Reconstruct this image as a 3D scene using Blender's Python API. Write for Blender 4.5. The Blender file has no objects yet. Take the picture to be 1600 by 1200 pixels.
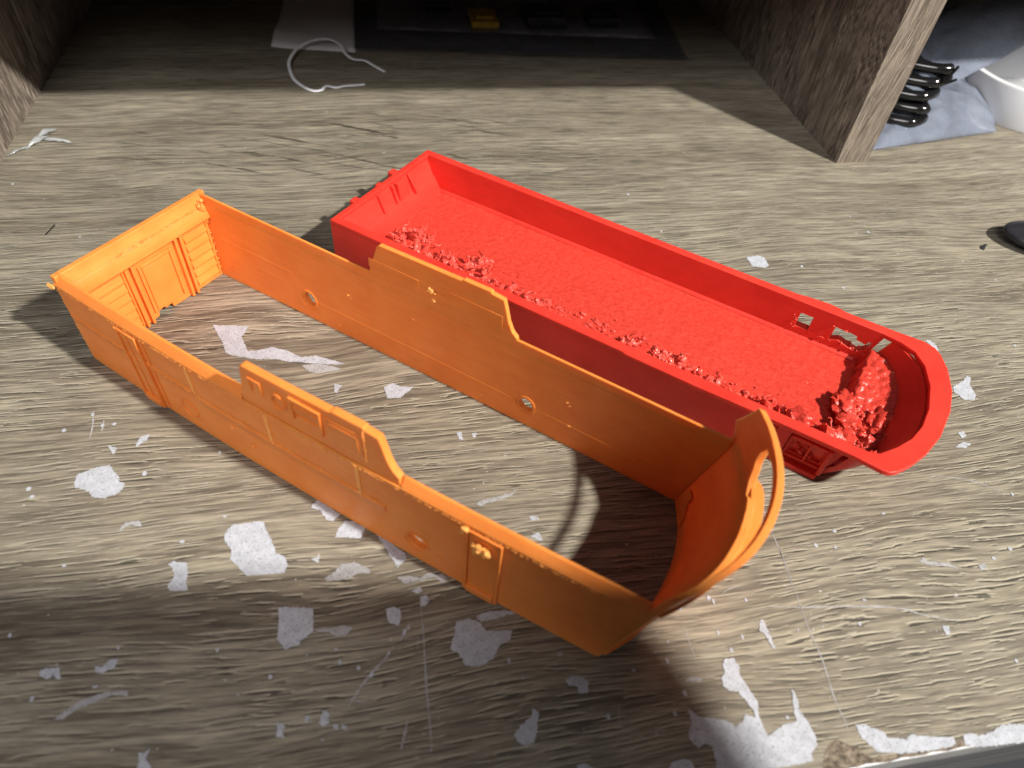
import bpy, bmesh, math, random
from mathutils import Vector, noise, geometry, Matrix
S = 0.001                                   # everything below is written in millimetres
rnd = random.Random(7)
scene = bpy.context.scene
COL = scene.collection

# ------------------------------------------------------------------ camera
cd = bpy.data.cameras.new('camera'); cam = bpy.data.objects.new('camera', cd); COL.objects.link(cam)
fw = Vector((0.16113018, 0.64789821, -0.74448974)); rt = Vector((0.98390864, -0.16446558, 0.0698202)); up = Vector((0.07720655, 0.74376003, 0.66397301))
cam.matrix_world = Matrix(((rt.x, up.x, -fw.x, 0), (rt.y, up.y, -fw.y, 0), (rt.z, up.z, -fw.z, 180 * S), (0, 0, 0, 1)))
cd.sensor_width = 36; cd.lens = 1086.85 / 1600 * 36
cd.clip_start = 0.005; cd.clip_end = 10
cd.dof.use_dof = True; cd.dof.focus_distance = 0.252; cd.dof.aperture_fstop = 12.0
scene.camera = cam

# ------------------------------------------------------------------ room light
w = bpy.data.worlds.new('World'); scene.world = w; w.use_nodes = True
w.node_tree.nodes['Background'].inputs['Color'].default_value = (0.95, 0.95, 1.0, 1)
w.node_tree.nodes['Background'].inputs['Strength'].default_value = 0.085
def area(name, loc, target, size, power, color, shape='DISK', size_y=None):
    l = bpy.data.lights.new(name, 'AREA'); l.shape = shape; l.size = size; l.energy = power; l.color = color
    if size_y: l.size_y = size_y
    o = bpy.data.objects.new(name, l); COL.objects.link(o); o.location = loc
    o.rotation_euler = (Vector(target) - Vector(loc)).to_track_quat('-Z', 'Y').to_euler()
    return o
aim = Vector((0.06, 0.17, 0)); LD = Vector((1.12, -1.0, 1.50)).normalized()
area('desk_lamp_light', aim + LD * 1.5, aim, 0.060, 46.5, (1.0, 0.95, 0.85))
FD = Vector((-0.30, -1.0, 0.98)).normalized()
area('room_lamp_light', aim + FD * 2.2, aim, 1.0, 28.0, (1.0, 0.96, 0.92))
scene.view_settings.view_transform = 'Standard'; scene.view_settings.look = 'None'
scene.view_settings.exposure = 0; scene.view_settings.gamma = 1
scene.cycles.use_denoising = True
scene.cycles.max_bounces = 8

# ------------------------------------------------------------------ node helpers
class NT:
    def __init__(s, name):
        s.m = bpy.data.materials.new(name); s.m.use_nodes = True; s.t = s.m.node_tree; s.n = s.t.nodes
        s.p = s.n['Principled BSDF']; s.out = s.n['Material Output']
    def new(s, typ, **k):
        n = s.n.new(typ)
        for a, v in k.items(): setattr(n, a, v)
        return n
    def link(s, a, b): s.t.links.new(a, b)
    def coord(s, kind='Object'):
        return s.new('ShaderNodeTexCoord').outputs[kind]
    def vmul(s, v, xyz):
        n = s.new('ShaderNodeVectorMath', operation='MULTIPLY'); s.link(v, n.inputs[0]); n.inputs[1].default_value = xyz; return n.outputs[0]
    def vadd(s, v, q):
        n = s.new('ShaderNodeVectorMath', operation='ADD'); s.link(v, n.inputs[0]); s.link(q, n.inputs[1]); return n.outputs[0]
    def noise(s, v, scale=1, detail=4, rough=.55, dist=0):
        n = s.new('ShaderNodeTexNoise'); s.link(v, n.inputs['Vector']); n.inputs['Scale'].default_value = scale
        n.inputs['Detail'].default_value = detail; n.inputs['Roughness'].default_value = rough; n.inputs['Distortion'].default_value = dist
        return n.outputs['Fac']
    def math(s, op, a, b=None, c=None):
        n = s.new('ShaderNodeMath', operation=op)
        for i, x in enumerate((a, b, c)):
            if x is None: continue
            if isinstance(x, (int, float)): n.inputs[i].default_value = x
            else: s.link(x, n.inputs[i])
        return n.outputs[0]
    def sstep(s, v, lo, hi, a=0., b=1.):
        n = s.new('ShaderNodeMapRange', interpolation_type='SMOOTHSTEP'); s.link(v, n.inputs[0])
        for i, x in zip((1, 2, 3, 4), (lo, hi, a, b)): n.inputs[i].default_value = x
        return n.outputs[0]
    def ramp(s, v, stops):
        n = s.new('ShaderNodeValToRGB'); s.link(v, n.inputs[0]); e = n.color_ramp.elements
        while len(e) < len(stops): e.new(0.5)
        for k, (pos, c) in enumerate(stops): e[k].position = pos; e[k].color = (*c, 1)
        return n.outputs[0]
    def mix(s, f, a, b, mode='MIX'):
        n = s.new('ShaderNodeMix', data_type='RGBA', blend_type=mode)
        for i, x in ((0, f), (6, a), (7, b)):
            if isinstance(x, (int, float)): n.inputs[i].default_value = x
            elif isinstance(x, tuple): n.inputs[i].default_value = (*x, 1)
            else: s.link(x, n.inputs[i])
        return n.outputs[2]
    def bump(s, h, dist, strength=1., prev=None):
        n = s.new('ShaderNodeBump'); s.link(h, n.inputs['Height']); n.inputs['Distance'].default_value = dist; n.inputs['Strength'].default_value = strength
        if prev is not None: s.link(prev, n.inputs['Normal'])
        return n.outputs['Normal']
    def set(s, **k):
        for a, v in k.items():
            i = s.p.inputs[a.replace('_', ' ')]
            if hasattr(v, 'is_output') or isinstance(v, bpy.types.NodeSocket): s.link(v, i)
            elif isinstance(v, tuple) and len(v) == 3 and i.type == 'RGBA': i.default_value = (*v, 1)
            else: i.default_value = v

def wood(name, swap=None, tint=(1, 1, 1), depth=1.0, slant=False):
    t = NT(name); v = t.vmul(t.coord(), (1000, 1000, 1000))
    if swap:                                    # bring the grain direction of this board onto x
        sp = t.new('ShaderNodeSeparateXYZ'); t.link(v, sp.inputs[0]); cb = t.new('ShaderNodeCombineXYZ')
        for i, k in enumerate(swap): t.link(sp.outputs[k], cb.inputs[i])
        v = cb.outputs[0]
    # slow waviness of the grain
    wn = t.new('ShaderNodeTexNoise'); t.link(t.vmul(v, (.0050, .0105, .02)), wn.inputs['Vector']); wn.inputs['Scale'].default_value = 1; wn.inputs['Detail'].default_value = 2.0
    w2 = t.new('ShaderNodeTexNoise'); t.link(t.vmul(v, (.030, .10, .05)), w2.inputs['Vector']); w2.inputs['Scale'].default_value = 1; w2.inputs['Detail'].default_value = 2.0
    vw = t.vadd(t.vadd(v, t.vmul(wn.outputs['Color'], (0, 30, 0))), t.vmul(w2.outputs['Color'], (0, 2.2, 0)))
    sv = t.new('ShaderNodeSeparateXYZ'); t.link(v, sv.inputs[0])
    ring = t.noise(t.vmul(vw, (.0030, .085, .05)), 1, 3, .6)               # broad bands of the board
    fine = t.noise(t.vmul(vw, (.045, .70, .5)), 1, 3.2, .62)                # fibres
    fib = t.noise(t.vmul(vw, (.11, 1.75, 1.)), 1, 2, .55)
    def crack(dy, lo, hi):                      # embossed cracks: the same field, shifted sideways for the lit raised lip, painted pale
        n = t.new('ShaderNodeVectorMath', operation='ADD'); t.link(vw, n.inputs[0]); n.inputs[1].default_value = (0, dy, 0)
        return t.sstep(t.noise(t.vmul(n.outputs[0], (.072, 1.30, .8)), 1, 3.0, .55, .06), lo, hi)
    patch = t.noise(t.vmul(v, (.016, .03, .03)), 1, 3, .55)
    zone = t.sstep(t.noise(t.vmul(vw, (.010, .045, .05)), 1, 2, .5), .34, .58)   # some bands are cracked more than others
    if slant: zone = t.math('MULTIPLY', zone, t.sstep(sv.outputs[1], 190., 300., 1., .45))
    pd = t.math('MULTIPLY', crack(0, .588, .612), t.math('ADD', .22, t.math('MULTIPLY', zone, .78)))
    pl = t.math('MULTIPLY', crack(-.40, .556, .588), t.math('ADD', .25, t.math('MULTIPLY', zone, .75)))
    c = t.ramp(ring, [(.28, (.140, .120, .094)), (.45, (.208, .183, .146)), (.60, (.268, .242, .197)), (.75, (.182, .159, .126))])
    f2 = t.sstep(fine, .33, .68)
    c = t.mix(.70, c, t.ramp(f2, [(.0, (.34, .32, .30)), (.42, (.86, .855, .84)), (1., (1.46, 1.46, 1.41))]), 'MULTIPLY')
    c = t.mix(.50, c, t.ramp(fib, [(.3, (.52, .51, .50)), (.7, (1.36, 1.36, 1.34))]), 'MULTIPLY')
    saw = t.math('FRACT', t.math('ADD', t.math('MULTIPLY', t.noise(t.vmul(v, (.0045, .010, .01)), 1, 2.5, .55), 5.5), t.math('MULTIPLY', sv.outputs[1], .085)))
    sawm = t.math('MULTIPLY', t.sstep(t.noise(t.vmul(v, (.0085, .018, .02)), 1.1, 2, .5), .48, .60), .55)
    c = t.mix(t.math('MULTIPLY', t.math('POWER', saw, 3.), sawm), c, (.075, .062, .048))   # growth rings that end in a dark line
    c = t.mix(t.math('MULTIPLY', t.sstep(patch, .48, .70), .38), c, (.115, .097, .079))
    c = t.mix(t.math('MULTIPLY', pl, .72), c, (.48, .445, .355))  # highlight on the crack lips, put into the colour
    c = t.mix(t.math('MULTIPLY', pd, .88), c, (.032, .026, .021))
    if slant:                                   # oblique dark checks in the figure at the back of the board
        ro = t.new('ShaderNodeVectorRotate', rotation_type='Z_AXIS'); t.link(v, ro.inputs['Vector']); ro.inputs['Angle'].default_value = math.radians(21)
        wob = t.vmul(w2.outputs['Color'], (0, 3.0, 0))
        ob = t.sstep(t.noise(t.vmul(t.vadd(ro.outputs[0], wob), (.021, .34, .3)), 1, 3, .55), .605, .635)
        ex = t.math('MULTIPLY', t.math('ADD', sv.outputs[0], 25.), .0095); ey = t.math('MULTIPLY', t.math('SUBTRACT', sv.outputs[1], 325.), .024)
        em = t.sstep(t.math('ADD', t.math('MULTIPLY', ex, ex), t.math('MULTIPLY', ey, ey)), .45, 1.1, .85, 0.)
        c = t.mix(t.math('MULTIPLY', ob, em), c, (.036, .030, .024))
    sc = t.noise(t.vmul(v, (.33, .42, .4)), 1, 2, .5)                       # worn pale flecks
    c = t.mix(t.math('MULTIPLY', t.sstep(sc, .735, .775), .75), c, (.52, .51, .49))
    c = t.mix(1.0, c, tint, 'MULTIPLY')
    h = t.math('ADD', t.math('MULTIPLY', pd, -1.0), t.math('MULTIPLY', fine, .32))
    h = t.math('ADD', h, t.math('MULTIPLY', pl, .35))
    n1 = t.bump(h, .00019 * depth, .9)
    t.set(Base_Color=c, Roughness=t.sstep(fine, .2, .8, .62, .42), Normal=n1); t.p.inputs['Specular IOR Level'].default_value = .38
    return t.m

def plastic(name, base, dark, rough, sss=.22, grain=1.0):
    t = NT(name); v = t.vmul(t.coord(), (1000, 1000, 1000))
    cl = t.noise(t.vmul(v, (.09, .09, .12)), 1, 3, .55)
    lay = t.noise(t.vmul(v, (.05, .05, 2.6)), 1, 2, .5)                     # print layers
    mot = t.noise(t.vmul(v, (.9, .9, 1.6)), 1, 3, .6)
    c = t.mix(t.sstep(cl, .3, .75), base, dark)
    c = t.mix(.25, c, t.ramp(lay, [(.3, (.75, .75, .75)), (.7, (1.2, 1.2, 1.2))]), 'MULTIPLY')
    h = t.math('ADD', t.math('MULTIPLY', lay, .6), t.math('MULTIPLY', mot, .5 * grain))
    t.set(Base_Color=c, Roughness=t.sstep(mot, .3, .7, rough - .07, rough + .12), Normal=t.bump(h, .00012 * grain, .8))
    t.p.inputs['Subsurface Weight'].default_value = sss; t.p.inputs['Specular IOR Level'].default_value = .30
    t.p.inputs['Subsurface Radius'].default_value = (1.0, .66, .42); t.p.inputs['Subsurface Scale'].default_value = .0024
    return t.m

def rough_plastic(name, base, dark):
    t = NT(name); v = t.vmul(t.coord(), (1000, 1000, 1000))
    b = t.noise(t.vmul(v, (.55, .75, .6)), 1, 3, .62); b2 = t.noise(t.vmul(v, (.25, 1.9, .6)), 1, 2, .5)
    c = t.mix(t.sstep(b, .3, .7), dark, base)
    h = t.math('ADD', b, t.math('MULTIPLY', b2, .35))
    t.set(Base_Color=c, Roughness=.27, Normal=t.bump(h, .00060, .85))
    t.p.inputs['Subsurface Weight'].default_value = .2
    t.p.inputs['Subsurface Radius'].default_value = (1.0, .3, .15); t.p.inputs['Subsurface Scale'].default_value = .002
    return t.m

def plain(name, col, rough=.5, spec=.5, var=.25, scale=(.2, .2, .2), bump=0., metallic=0.):
    t = NT(name); v = t.vmul(t.coord(), (1000, 1000, 1000)); n = t.noise(t.vmul(v, scale), 1, 4, .6)
    c = t.mix(t.sstep(n, .3, .7), tuple(x * (1 - var) for x in col), tuple(min(1, x * (1 + var)) for x in col))
    t.set(Base_Color=c, Roughness=rough, Metallic=metallic); t.p.inputs['Specular IOR Level'].default_value = spec
    if bump: t.set(Normal=t.bump(n, bump, .8))
    return t.m

def paper_mat(name, col, speck=.5):
    t = NT(name); v = t.vmul(t.coord(), (1000, 1000, 1000))
    n = t.noise(t.vmul(v, (.35, .35, .35)), 1, 5, .65); g = t.noise(t.vmul(v, (2.2, 2.2, 2.2)), 1, 2, .6)
    c = t.mix(t.sstep(n, .35, .70), tuple(x * .80 for x in col), col)
    c = t.mix(t.math('MULTIPLY', t.sstep(g, .595, .66), speck), c, (.12, .11, .10))
    t.set(Base_Color=c, Roughness=.85, Normal=t.bump(g, .00010, .6)); t.p.inputs['Specular IOR Level'].default_value = .15
    return t.m

def film(name, col, clear, rough=.25, coat=0.):
    t = NT(name); v = t.vmul(t.coord(), (1000, 1000, 1000)); n = t.noise(t.vmul(v, (.06, .06, .06)), 1, 4, .6, .6)
    tr = t.new('ShaderNodeBsdfTransparent'); tr.inputs[0].default_value = (*[min(1, .74 + .3 * x) for x in col], 1)
    t.set(Base_Color=col, Roughness=rough); t.p.inputs['Coat Weight'].default_value = coat; t.p.inputs['Coat Roughness'].default_value = .06; mx = t.new('ShaderNodeMixShader')
    t.link(t.sstep(n, .3, .7, max(0, clear - .15), min(1, clear + .12)), mx.inputs[0]); t.link(t.p.outputs[0], mx.inputs[1]); t.link(tr.outputs[0], mx.inputs[2])
    t.link(mx.outputs[0], t.out.inputs['Surface']); t.set(Normal=t.bump(n, .0012, .5))
    return t.m

M = {}
M['desk'] = wood('oak_laminate', slant=True)
M['board'] = wood('board_laminate', swap=(2, 0, 1), tint=(.98, .91, .98), depth=.4)
M['board_flat'] = wood('shelf_laminate', tint=(.70, .64, .62), depth=.6)
M['board_edge'] = wood('board_edge_banding', swap=(2, 0, 1), tint=(.74, .685, .71), depth=.7)
M['edge'] = plain('worn_edge_banding', (.085, .085, .09), .55, var=.4, scale=(.02, .9, .9), bump=.0003)
M['chip'] = plain('bare_chipboard', (.17, .14, .11), .9, .1, .6, (.5, .9, .9), .0009)
M['orange'] = plastic('orange_print_plastic', (.90, .285, .060), (.84, .242, .046), .42, .42)
M['orange_detail'] = plastic('orange_detail_plastic', (.88, .268, .052), (.82, .225, .040), .42, 0.)
M['orange_pale'] = plastic('scuffed_orange_plastic', (.93, .37, .095), (.90, .31, .07), .42, 0.)
M['orange_fleck'] = plastic('pale_orange_plastic', (.95, .47, .135), (.93, .41, .10), .40, 0.)
M['red'] = plastic('red_print_plastic', (.70, .046, .030), (.63, .036, .024), .38, .40)
M['red_rough'] = rough_plastic('rough_red_plastic', (.64, .060, .040), (.55, .042, .028))
M['red_debris'] = plastic('stringy_red_plastic', (.76, .10, .075), (.66, .050, .038), .24, .35, 1.4)
M['paper'] = paper_mat('torn_paper', (.475, .497, .565), .75)
M['paper_dirty'] = paper_mat('dirty_paper', (.40, .40, .42), .8)
M['sheet'] = plain('smooth_paper', (.62, .60, .62), .8, .2, .04, (.02, .02, .02))
M['tie'] = plain('white_paper_wire', (.74, .76, .82), .55, .3, .10, (.3, .3, .3), .0001)
M['black'] = plain('black_rubber', (.007, .007, .008), .12, .6, .3)
M['dark'] = plain('dark_plastic', (.028, .028, .036), .40, .4, .4, (.05, .05, .05))
M['navy'] = plain('navy_fabric', (.016, .018, .034), .7, .3, .5, (.05, .08, .05), .0005)
M['blue_film'] = film('bluish_clear_film', (.25, .285, .37), .50, .12, 1.)
M['grey_film'] = film('dark_clear_film', (.13, .14, .20), .84, .14, .6)
M['white_plastic'] = plain('white_plastic', (.62, .64, .69), .45, .4, .05, (.02, .02, .02))
M['yellow'] = plain('yellow_plastic', (.34, .22, .02), .5, .4, .2)
M['clear'] = film('crumpled_clear_film', (.50, .52, .54), .50, .12)

# ------------------------------------------------------------------ mesh helpers
def tag(o, label, cat, group=None, kind=None):
    if label: o['label'] = label
    if cat: o['category'] = cat
    if group: o['group'] = group
    if kind: o['kind'] = kind
    return o
def empty(name, loc, rz, label, cat, group=None):
    o = bpy.data.objects.new(name, None); COL.objects.link(o); o.location = (loc[0] * S, loc[1] * S, loc[2] * S)
    o.rotation_euler = (0, 0, rz); o.empty_display_size = .01
    return tag(o, label, cat, group)
def link(name, bm, mat, parent=None, sharp=32, bevel=0., seg=2, fix=True):
    """bm is in millimetres"""
    if fix: bmesh.ops.recalc_face_normals(bm, faces=bm.faces)
    for f in bm.faces: f.smooth = True
    for e in bm.edges:
        if len(e.link_faces) == 2: e.smooth = e.calc_face_angle(0) < math.radians(sharp)
    bmesh.ops.scale(bm, vec=(S, S, S), verts=bm.verts)
    me = bpy.data.meshes.new(name); bm.to_mesh(me); bm.free(); me.materials.append(mat)
    o = bpy.data.objects.new(name, me); COL.objects.link(o)
    if parent: o.parent = parent
    if bevel:
        b = o.modifiers.new('bevel', 'BEVEL'); b.width = bevel * S; b.segments = seg; b.limit_method = 'ANGLE'; b.angle_limit = math.radians(40)
    return o
def cuts(bm, axis, vals):
    for x in vals:
        co = [0, 0, 0]; co[axis] = x; no = [0, 0, 0]; no[axis] = 1
        bmesh.ops.bisect_plane(bm, geom=bm.verts[:] + bm.edges[:] + bm.faces[:], dist=1e-5, plane_co=co, plane_no=no)
def plate(outline, holes, t, fn, ucut=(), vcut=(), bm=None):
    """a flat plate in (u, v) of thickness t with through-holes, mapped by fn(u, v, w)"""
    b = bmesh.new(); loops = [outline] + list(holes)
    pts = [p for l in loops for p in l]
    tri = geometry.tessellate_polygon([[Vector((p[0], p[1], 0)) for p in l] for l in loops])
    lo = [b.verts.new((p[0], p[1], 0)) for p in pts]; hi = [b.verts.new((p[0], p[1], t)) for p in pts]
    for q in tri:
        if len(set(q)) == 3:
            try: b.faces.new([lo[i] for i in q]); b.faces.new([hi[i] for i in reversed(q)])
            except ValueError: pass
    k = 0
    for l in loops:
        n = len(l)
        for i in range(n):
            j = (i + 1) % n
            b.faces.new((lo[k + i], lo[k + j], hi[k + j], hi[k + i]))
        k += n
    bmesh.ops.recalc_face_normals(b, faces=b.faces)
    bmesh.ops.dissolve_limit(b, angle_limit=.01, verts=b.verts, edges=b.edges)
    cuts(b, 0, ucut); cuts(b, 1, vcut)
    for v in b.verts: v.co = fn(*v.co)
    if bm is None: return b
    me = bpy.data.meshes.new('tmp'); b.to_mesh(me); bm.from_mesh(me); bpy.data.meshes.remove(me); b.free(); return bm
def rect(u0, u1, v0, v1): return [(u0, v0), (u1, v0), (u1, v1), (u0, v1)]
def circle(u, v, r, n=24, ry=None): return [(u + r * math.cos(2 * math.pi * i / n), v + (ry or r) * math.sin(2 * math.pi * i / n)) for i in range(n)]
def rag(loop, step, amp, rr=rnd):
    """subdivide a loop and roughen it"""
    out = []
    for i, p in enumerate(loop):
        q = loop[(i + 1) % len(loop)]; d = math.dist(p, q); n = max(1, int(d / step))
        nx, ny = (-(q[1] - p[1]) / (d + 1e-9), (q[0] - p[0]) / (d + 1e-9))
        for k in range(n):
            f = k / n; a = rr.uniform(-amp, amp) if k else rr.uniform(-amp, amp) * .4
            out.append((p[0] + (q[0] - p[0]) * f + nx * a, p[1] + (q[1] - p[1]) * f + ny * a))
    return out
def ident(u, v, w): return Vector((u, v, w))
def box(bm, x0, x1, y0, y1, z0, z1, fn=ident, n=1):
    c = [[bm.verts.new(fn(x0 + (x1 - x0) * i / n, y, z)) for y, z in ((y0, z0), (y1, z0), (y1, z1), (y0, z1))] for i in range(n + 1)]
    for a, b in zip(c, c[1:]):
        for k in range(4): bm.faces.new((a[k], a[(k + 1) % 4], b[(k + 1) % 4], b[k]))
    bm.faces.new(c[0][::-1]); bm.faces.new(c[-1]); return bm
def prism(bm, prof, x0, x1, fn=ident, n=1):
    """profile of (a, b) pairs swept along the first axis"""
    c = [[bm.verts.new(fn(x0 + (x1 - x0) * i / n, a, b)) for a, b in prof] for i in range(n + 1)]; m = len(prof)
    for a, b in zip(c, c[1:]):
        for k in range(m): bm.faces.new((a[k], a[(k + 1) % m], b[(k + 1) % m], b[k]))
    bm.faces.new(c[0][::-1]); bm.faces.new(c[-1]); return bm
def tube(bm, path, r, n=8, flat=1.0):
    pts = [Vector(p) for p in path]; rings = []
    for i, p in enumerate(pts):
        d = (pts[min(i + 1, len(pts) - 1)] - pts[max(i - 1, 0)]).normalized()
        a = d.cross(Vector((0, 0, 1)));  a = a.normalized() if a.length > 1e-4 else Vector((1, 0, 0)); b = d.cross(a).normalized()
        rr = r[i] if isinstance(r, (list, tuple)) else r
        rings.append([bm.verts.new(p + a * rr * math.cos(2 * math.pi * k / n) + b * rr * flat * math.sin(2 * math.pi * k / n)) for k in range(n)])
    for x, y in zip(rings, rings[1:]):
        for k in range(n): bm.faces.new((x[k], x[(k + 1) % n], y[(k + 1) % n], y[k]))
    bm.faces.new(rings[0][::-1]); bm.faces.new(rings[-1]); return bm
def smooth_path(pts, k=6):
    P = [Vector(p) for p in pts]; out = []
    for i in range(len(P) - 1):
        a, b, c, d = P[max(i - 1, 0)], P[i], P[i + 1], P[min(i + 2, len(P) - 1)]
        for j in range(k):
            t = j / k; out.append(.5 * ((2 * b) + (c - a) * t + (2 * a - 5 * b + 4 * c - d) * t * t + (3 * b - a - 3 * c + d) * t ** 3))
    out.append(P[-1]); return out
def blob(bm, c, r, sub=1, rough=.45, sq=(1, 1, 1)):
    g = bmesh.ops.create_icosphere(bm, subdivisions=sub, radius=1)
    o = Vector((rnd.uniform(0, 99), rnd.uniform(0, 99), rnd.uniform(0, 99)))
    for v in g['verts']:
        f = 1 + rough * noise.noise(v.co * 1.6 + o) + rough * .6 * noise.noise(v.co * 4 + o)
        v.co = Vector(c) + Vector((v.co.x * sq[0], v.co.y * sq[1], v.co.z * sq[2])) * r * f
def curl(bm, c, r, size):
    """a little string of melted plastic"""
    p = Vector(c); d = Vector((rnd.uniform(-1, 1), rnd.uniform(-1, 1), rnd.uniform(.2, 1.2))).normalized(); path = [p.copy()]
    for _ in range(6):
        d = (d + Vector((rnd.uniform(-.8, .8), rnd.uniform(-.8, .8), rnd.uniform(-.9, .5)))).normalized(); p = p + d * size / 6; p.z = max(p.z, c[2] - 1); path.append(p.copy())
    tube(bm, path, r, 5)

# ------------------------------------------------------------------ desk and shelf
EDGE_Y = 26.0
bm = bmesh.new(); box(bm, -900, 1300, EDGE_Y, 640, -25, 0)
desk = link('tabletop', bm, M['desk']); desk['kind'] = 'structure'
bm = bmesh.new(); box(bm, -900, 1300, EDGE_Y - 1.2, EDGE_Y, -25, -.25, n=1)
eb = link('edge_banding', bm, M['edge'], desk)
# worn bare strip where the paper skin has broken away along the front edge
lp = [(60, EDGE_Y + .02)] + [(60 + 2.2 * i, EDGE_Y + 1.6 + 1.3 * noise.noise((i * .33, 0, 3)) + rnd.uniform(-.35, .35) + (5.0 if 15 < i < 21 else 0) * (1 - abs(i - 18) / 4)) for i in range(45)] + [(160, EDGE_Y + .02)]
link('worn_strip', plate(lp, [], .05, lambda u, v, w: Vector((u, v, .012 + w))), M['chip'], desk)
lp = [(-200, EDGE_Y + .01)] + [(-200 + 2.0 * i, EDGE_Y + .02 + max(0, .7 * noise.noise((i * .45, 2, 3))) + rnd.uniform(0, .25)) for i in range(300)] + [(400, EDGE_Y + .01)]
link('worn_edge_glint', plate(lp, [], .03, lambda u, v, w_: Vector((u, v, .07 + w_))), M['tie'], desk)  # pale line for the worn edge and its glints, highlight painted as a strip
FY = 290.0; XL, XR, TP, HS, BY = -166.0, 231.2, 17.6, 98.0, 600.0
sh = empty('shelf_unit', (XR, FY, 0), 0, 'brown wood-grain open shelf compartment standing on the back of the desk', 'shelf')
o3 = Vector((XR, FY, 0))
def shp(n, b, mat, parent=sh): return link(n, b, mat, parent)
for x0, x1 in ((XL - TP, XL), (XR, XR + TP)):
    bm = bmesh.new(); box(bm, x0 - XR, x1 - XR, .6, BY - FY, .02, HS)
    pn = shp('side_panel', bm, M['board'])
    bm = bmesh.new(); box(bm, x0 - XR + .1, x1 - XR - .1, 0, .58, .02, HS)
    shp('edge_strip', bm, M['board_edge'], pn)
bm = bmesh.new(); box(bm, XL - TP - XR - 260, TP + 420, 0, BY - FY, HS + .05, HS + 18); shp('shelf_board', bm, M['board_flat'])
bm = bmesh.new(); box(bm, XL - TP - XR - 260, TP + 420, BY - FY + .1, BY - FY + 6, .02, HS + 18); shp('back_panel', bm, M['board_flat'])
bm = bmesh.new(); tube(bm, [(0, 62, 84), (-2.0, 62, 84), (-2.1, 62, 84), (-7, 62, 83)], [5.5, 5.5, 3.0, 2.6], 14)
shp('shelf_pin', bm, M['dark'])

# ------------------------------------------------------------------ orange shell
OL, OW, OH, OT = 192.0, 58.3, 35.6, 2.3
hull = empty('printed_shell', (-100.93, 183.05, 0.02), -0.69663, 'orange 3D printed vehicle shell, open top and bottom, in front of the red one', 'model shell')
def kb(s): return max(0., 1 - (2 * s / OL - 1) ** 2)
def near(s, z, w_): return Vector((s, w_ - 2.55 * kb(s), z))            # w counts inward from the outer face
def far(s, z, w_): return Vector((s, OW + .35 * kb(s) - w_, z))
scut = [i * 8. for i in range(1, 25)]
def nb(name, s0, s1, z0, z1, w0, w1, mat='orange_detail', fn=near, parent=None, bevel=.12):
    b = bmesh.new(); n = max(1, int((s1 - s0) / 8)); box(b, s0, s1, z0, z1, w0, w1, fn, n); return link(name, b, M[mat], parent or hull, bevel=bevel)
FIN = [(79.6, 32.4), (80.4, 36.6), (82.4, 47.6), (83.2, 48.2), (112.0, 48.9), (112.3, 49.5), (121.6, 49.6), (121.9, 49.0), (126.0, 48.6), (126.9, 45.6), (128.0, 41.2), (129.4, 38.0), (131.2, 36.2), (131.6, 32.4)]
def wall_outline(bow_in=0): return [(-.05, 0), (190.3, 0), (190.3 + .225 * 32.4, 32.4), (-.05, 32.4)]
# near wall
nh = [rag(circle(135.6, 9.6, 3.1, 18), 1.2, .10)]
bm = plate(wall_outline(), nh, OT, near, scut, (10, 21))
nw = link('side_wall', bm, M['orange'], hull, bevel=.25)
nw['label'] = 'near side wall with welded seams, a door frame and a round hole'
rimprof = [(32.2, -.30), (33.0, -.30), (35.6, 1.35), (35.9, 1.6), (35.9, OT), (32.2, OT)]
bm = bmesh.new(); prism(bm, rimprof, .2, 79.3, near, 16); prism(bm, rimprof, 131.7, 197.6, near, 14); prism(bm, [(32.2, -.30), (33.0, -.30), (33.2, .1), (32.2, .1)], 79.31, 131.69, near, 12); link('rim', bm, M['orange'], nw, bevel=.2)
bm = bmesh.new()
for i in range(320):                                               # stringy beads under the rim
    s = rnd.uniform(2, 192); blob(bm, near(s, 32.1 + rnd.uniform(-.25, .25), -.30), rnd.uniform(.10, .24), 1, .5, (2.0, 1, 1))
tag(link('bead', bm, M['orange_pale'], nw), None, None, kind='stuff')
fh = [rag(rect(100.0, 107.2, 39.6, 41.4), 1.6, .16)]
bm = plate([(a, b if b > 33 else 32.41) for a, b in FIN], fh, 2.1, lambda s, z, w_: near(s, z, w_ + OT - 2.12), [i * 4. for i in range(20, 34)])
nf = link('fin', bm, M['orange'], hull, bevel=.38); nf['label'] = 'near top fin with a small window slot and ring'
WF = OT - 2.1                                                       # outer face of the fin, as w
nb('vent_frame', 84.6, 85.3, 40.2, 45.2, WF - .5, WF + .05, parent=nf); nb('vent_frame', 88.3, 89.0, 40.2, 45.2, WF - .5, WF + .05, parent=nf)
nb('vent_frame', 85.32, 88.28, 44.5, 45.2, WF - .5, WF + .05, parent=nf)
bm = bmesh.new()
rp = [(94.4 + 2.2 * math.cos(a), 41.4 + 2.9 * math.sin(a)) for a in [2 * math.pi * i / 22 for i in range(23)]]
tube(bm, [near(s, z, WF - .15) for s, z in rp], .42, 6); link('ring', bm, M['orange_detail'], nf)
nb('window_frame', 98.6, 108.6, 45.2, 46.6, WF - .75, WF + .05, parent=nf); nb('window_frame', 98.6, 99.5, 38.6, 45.18, WF - .75, WF + .05, parent=nf)
nb('window_frame', 107.8, 108.6, 37.6, 45.18, WF - .75, WF + .05, parent=nf); nb('window_frame', 99.52, 107.78, 41.5, 44.0, WF - .45, WF + .05, parent=nf)
nb('fin_panel', 110.2, 120.9, 38.0, 46.0, WF - .28, WF + .05, parent=nf); nb('fin_panel', 111.3, 119.8, 39.2, 44.8, WF - .5, WF - .29, parent=nf)
bm = bmesh.new()
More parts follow.
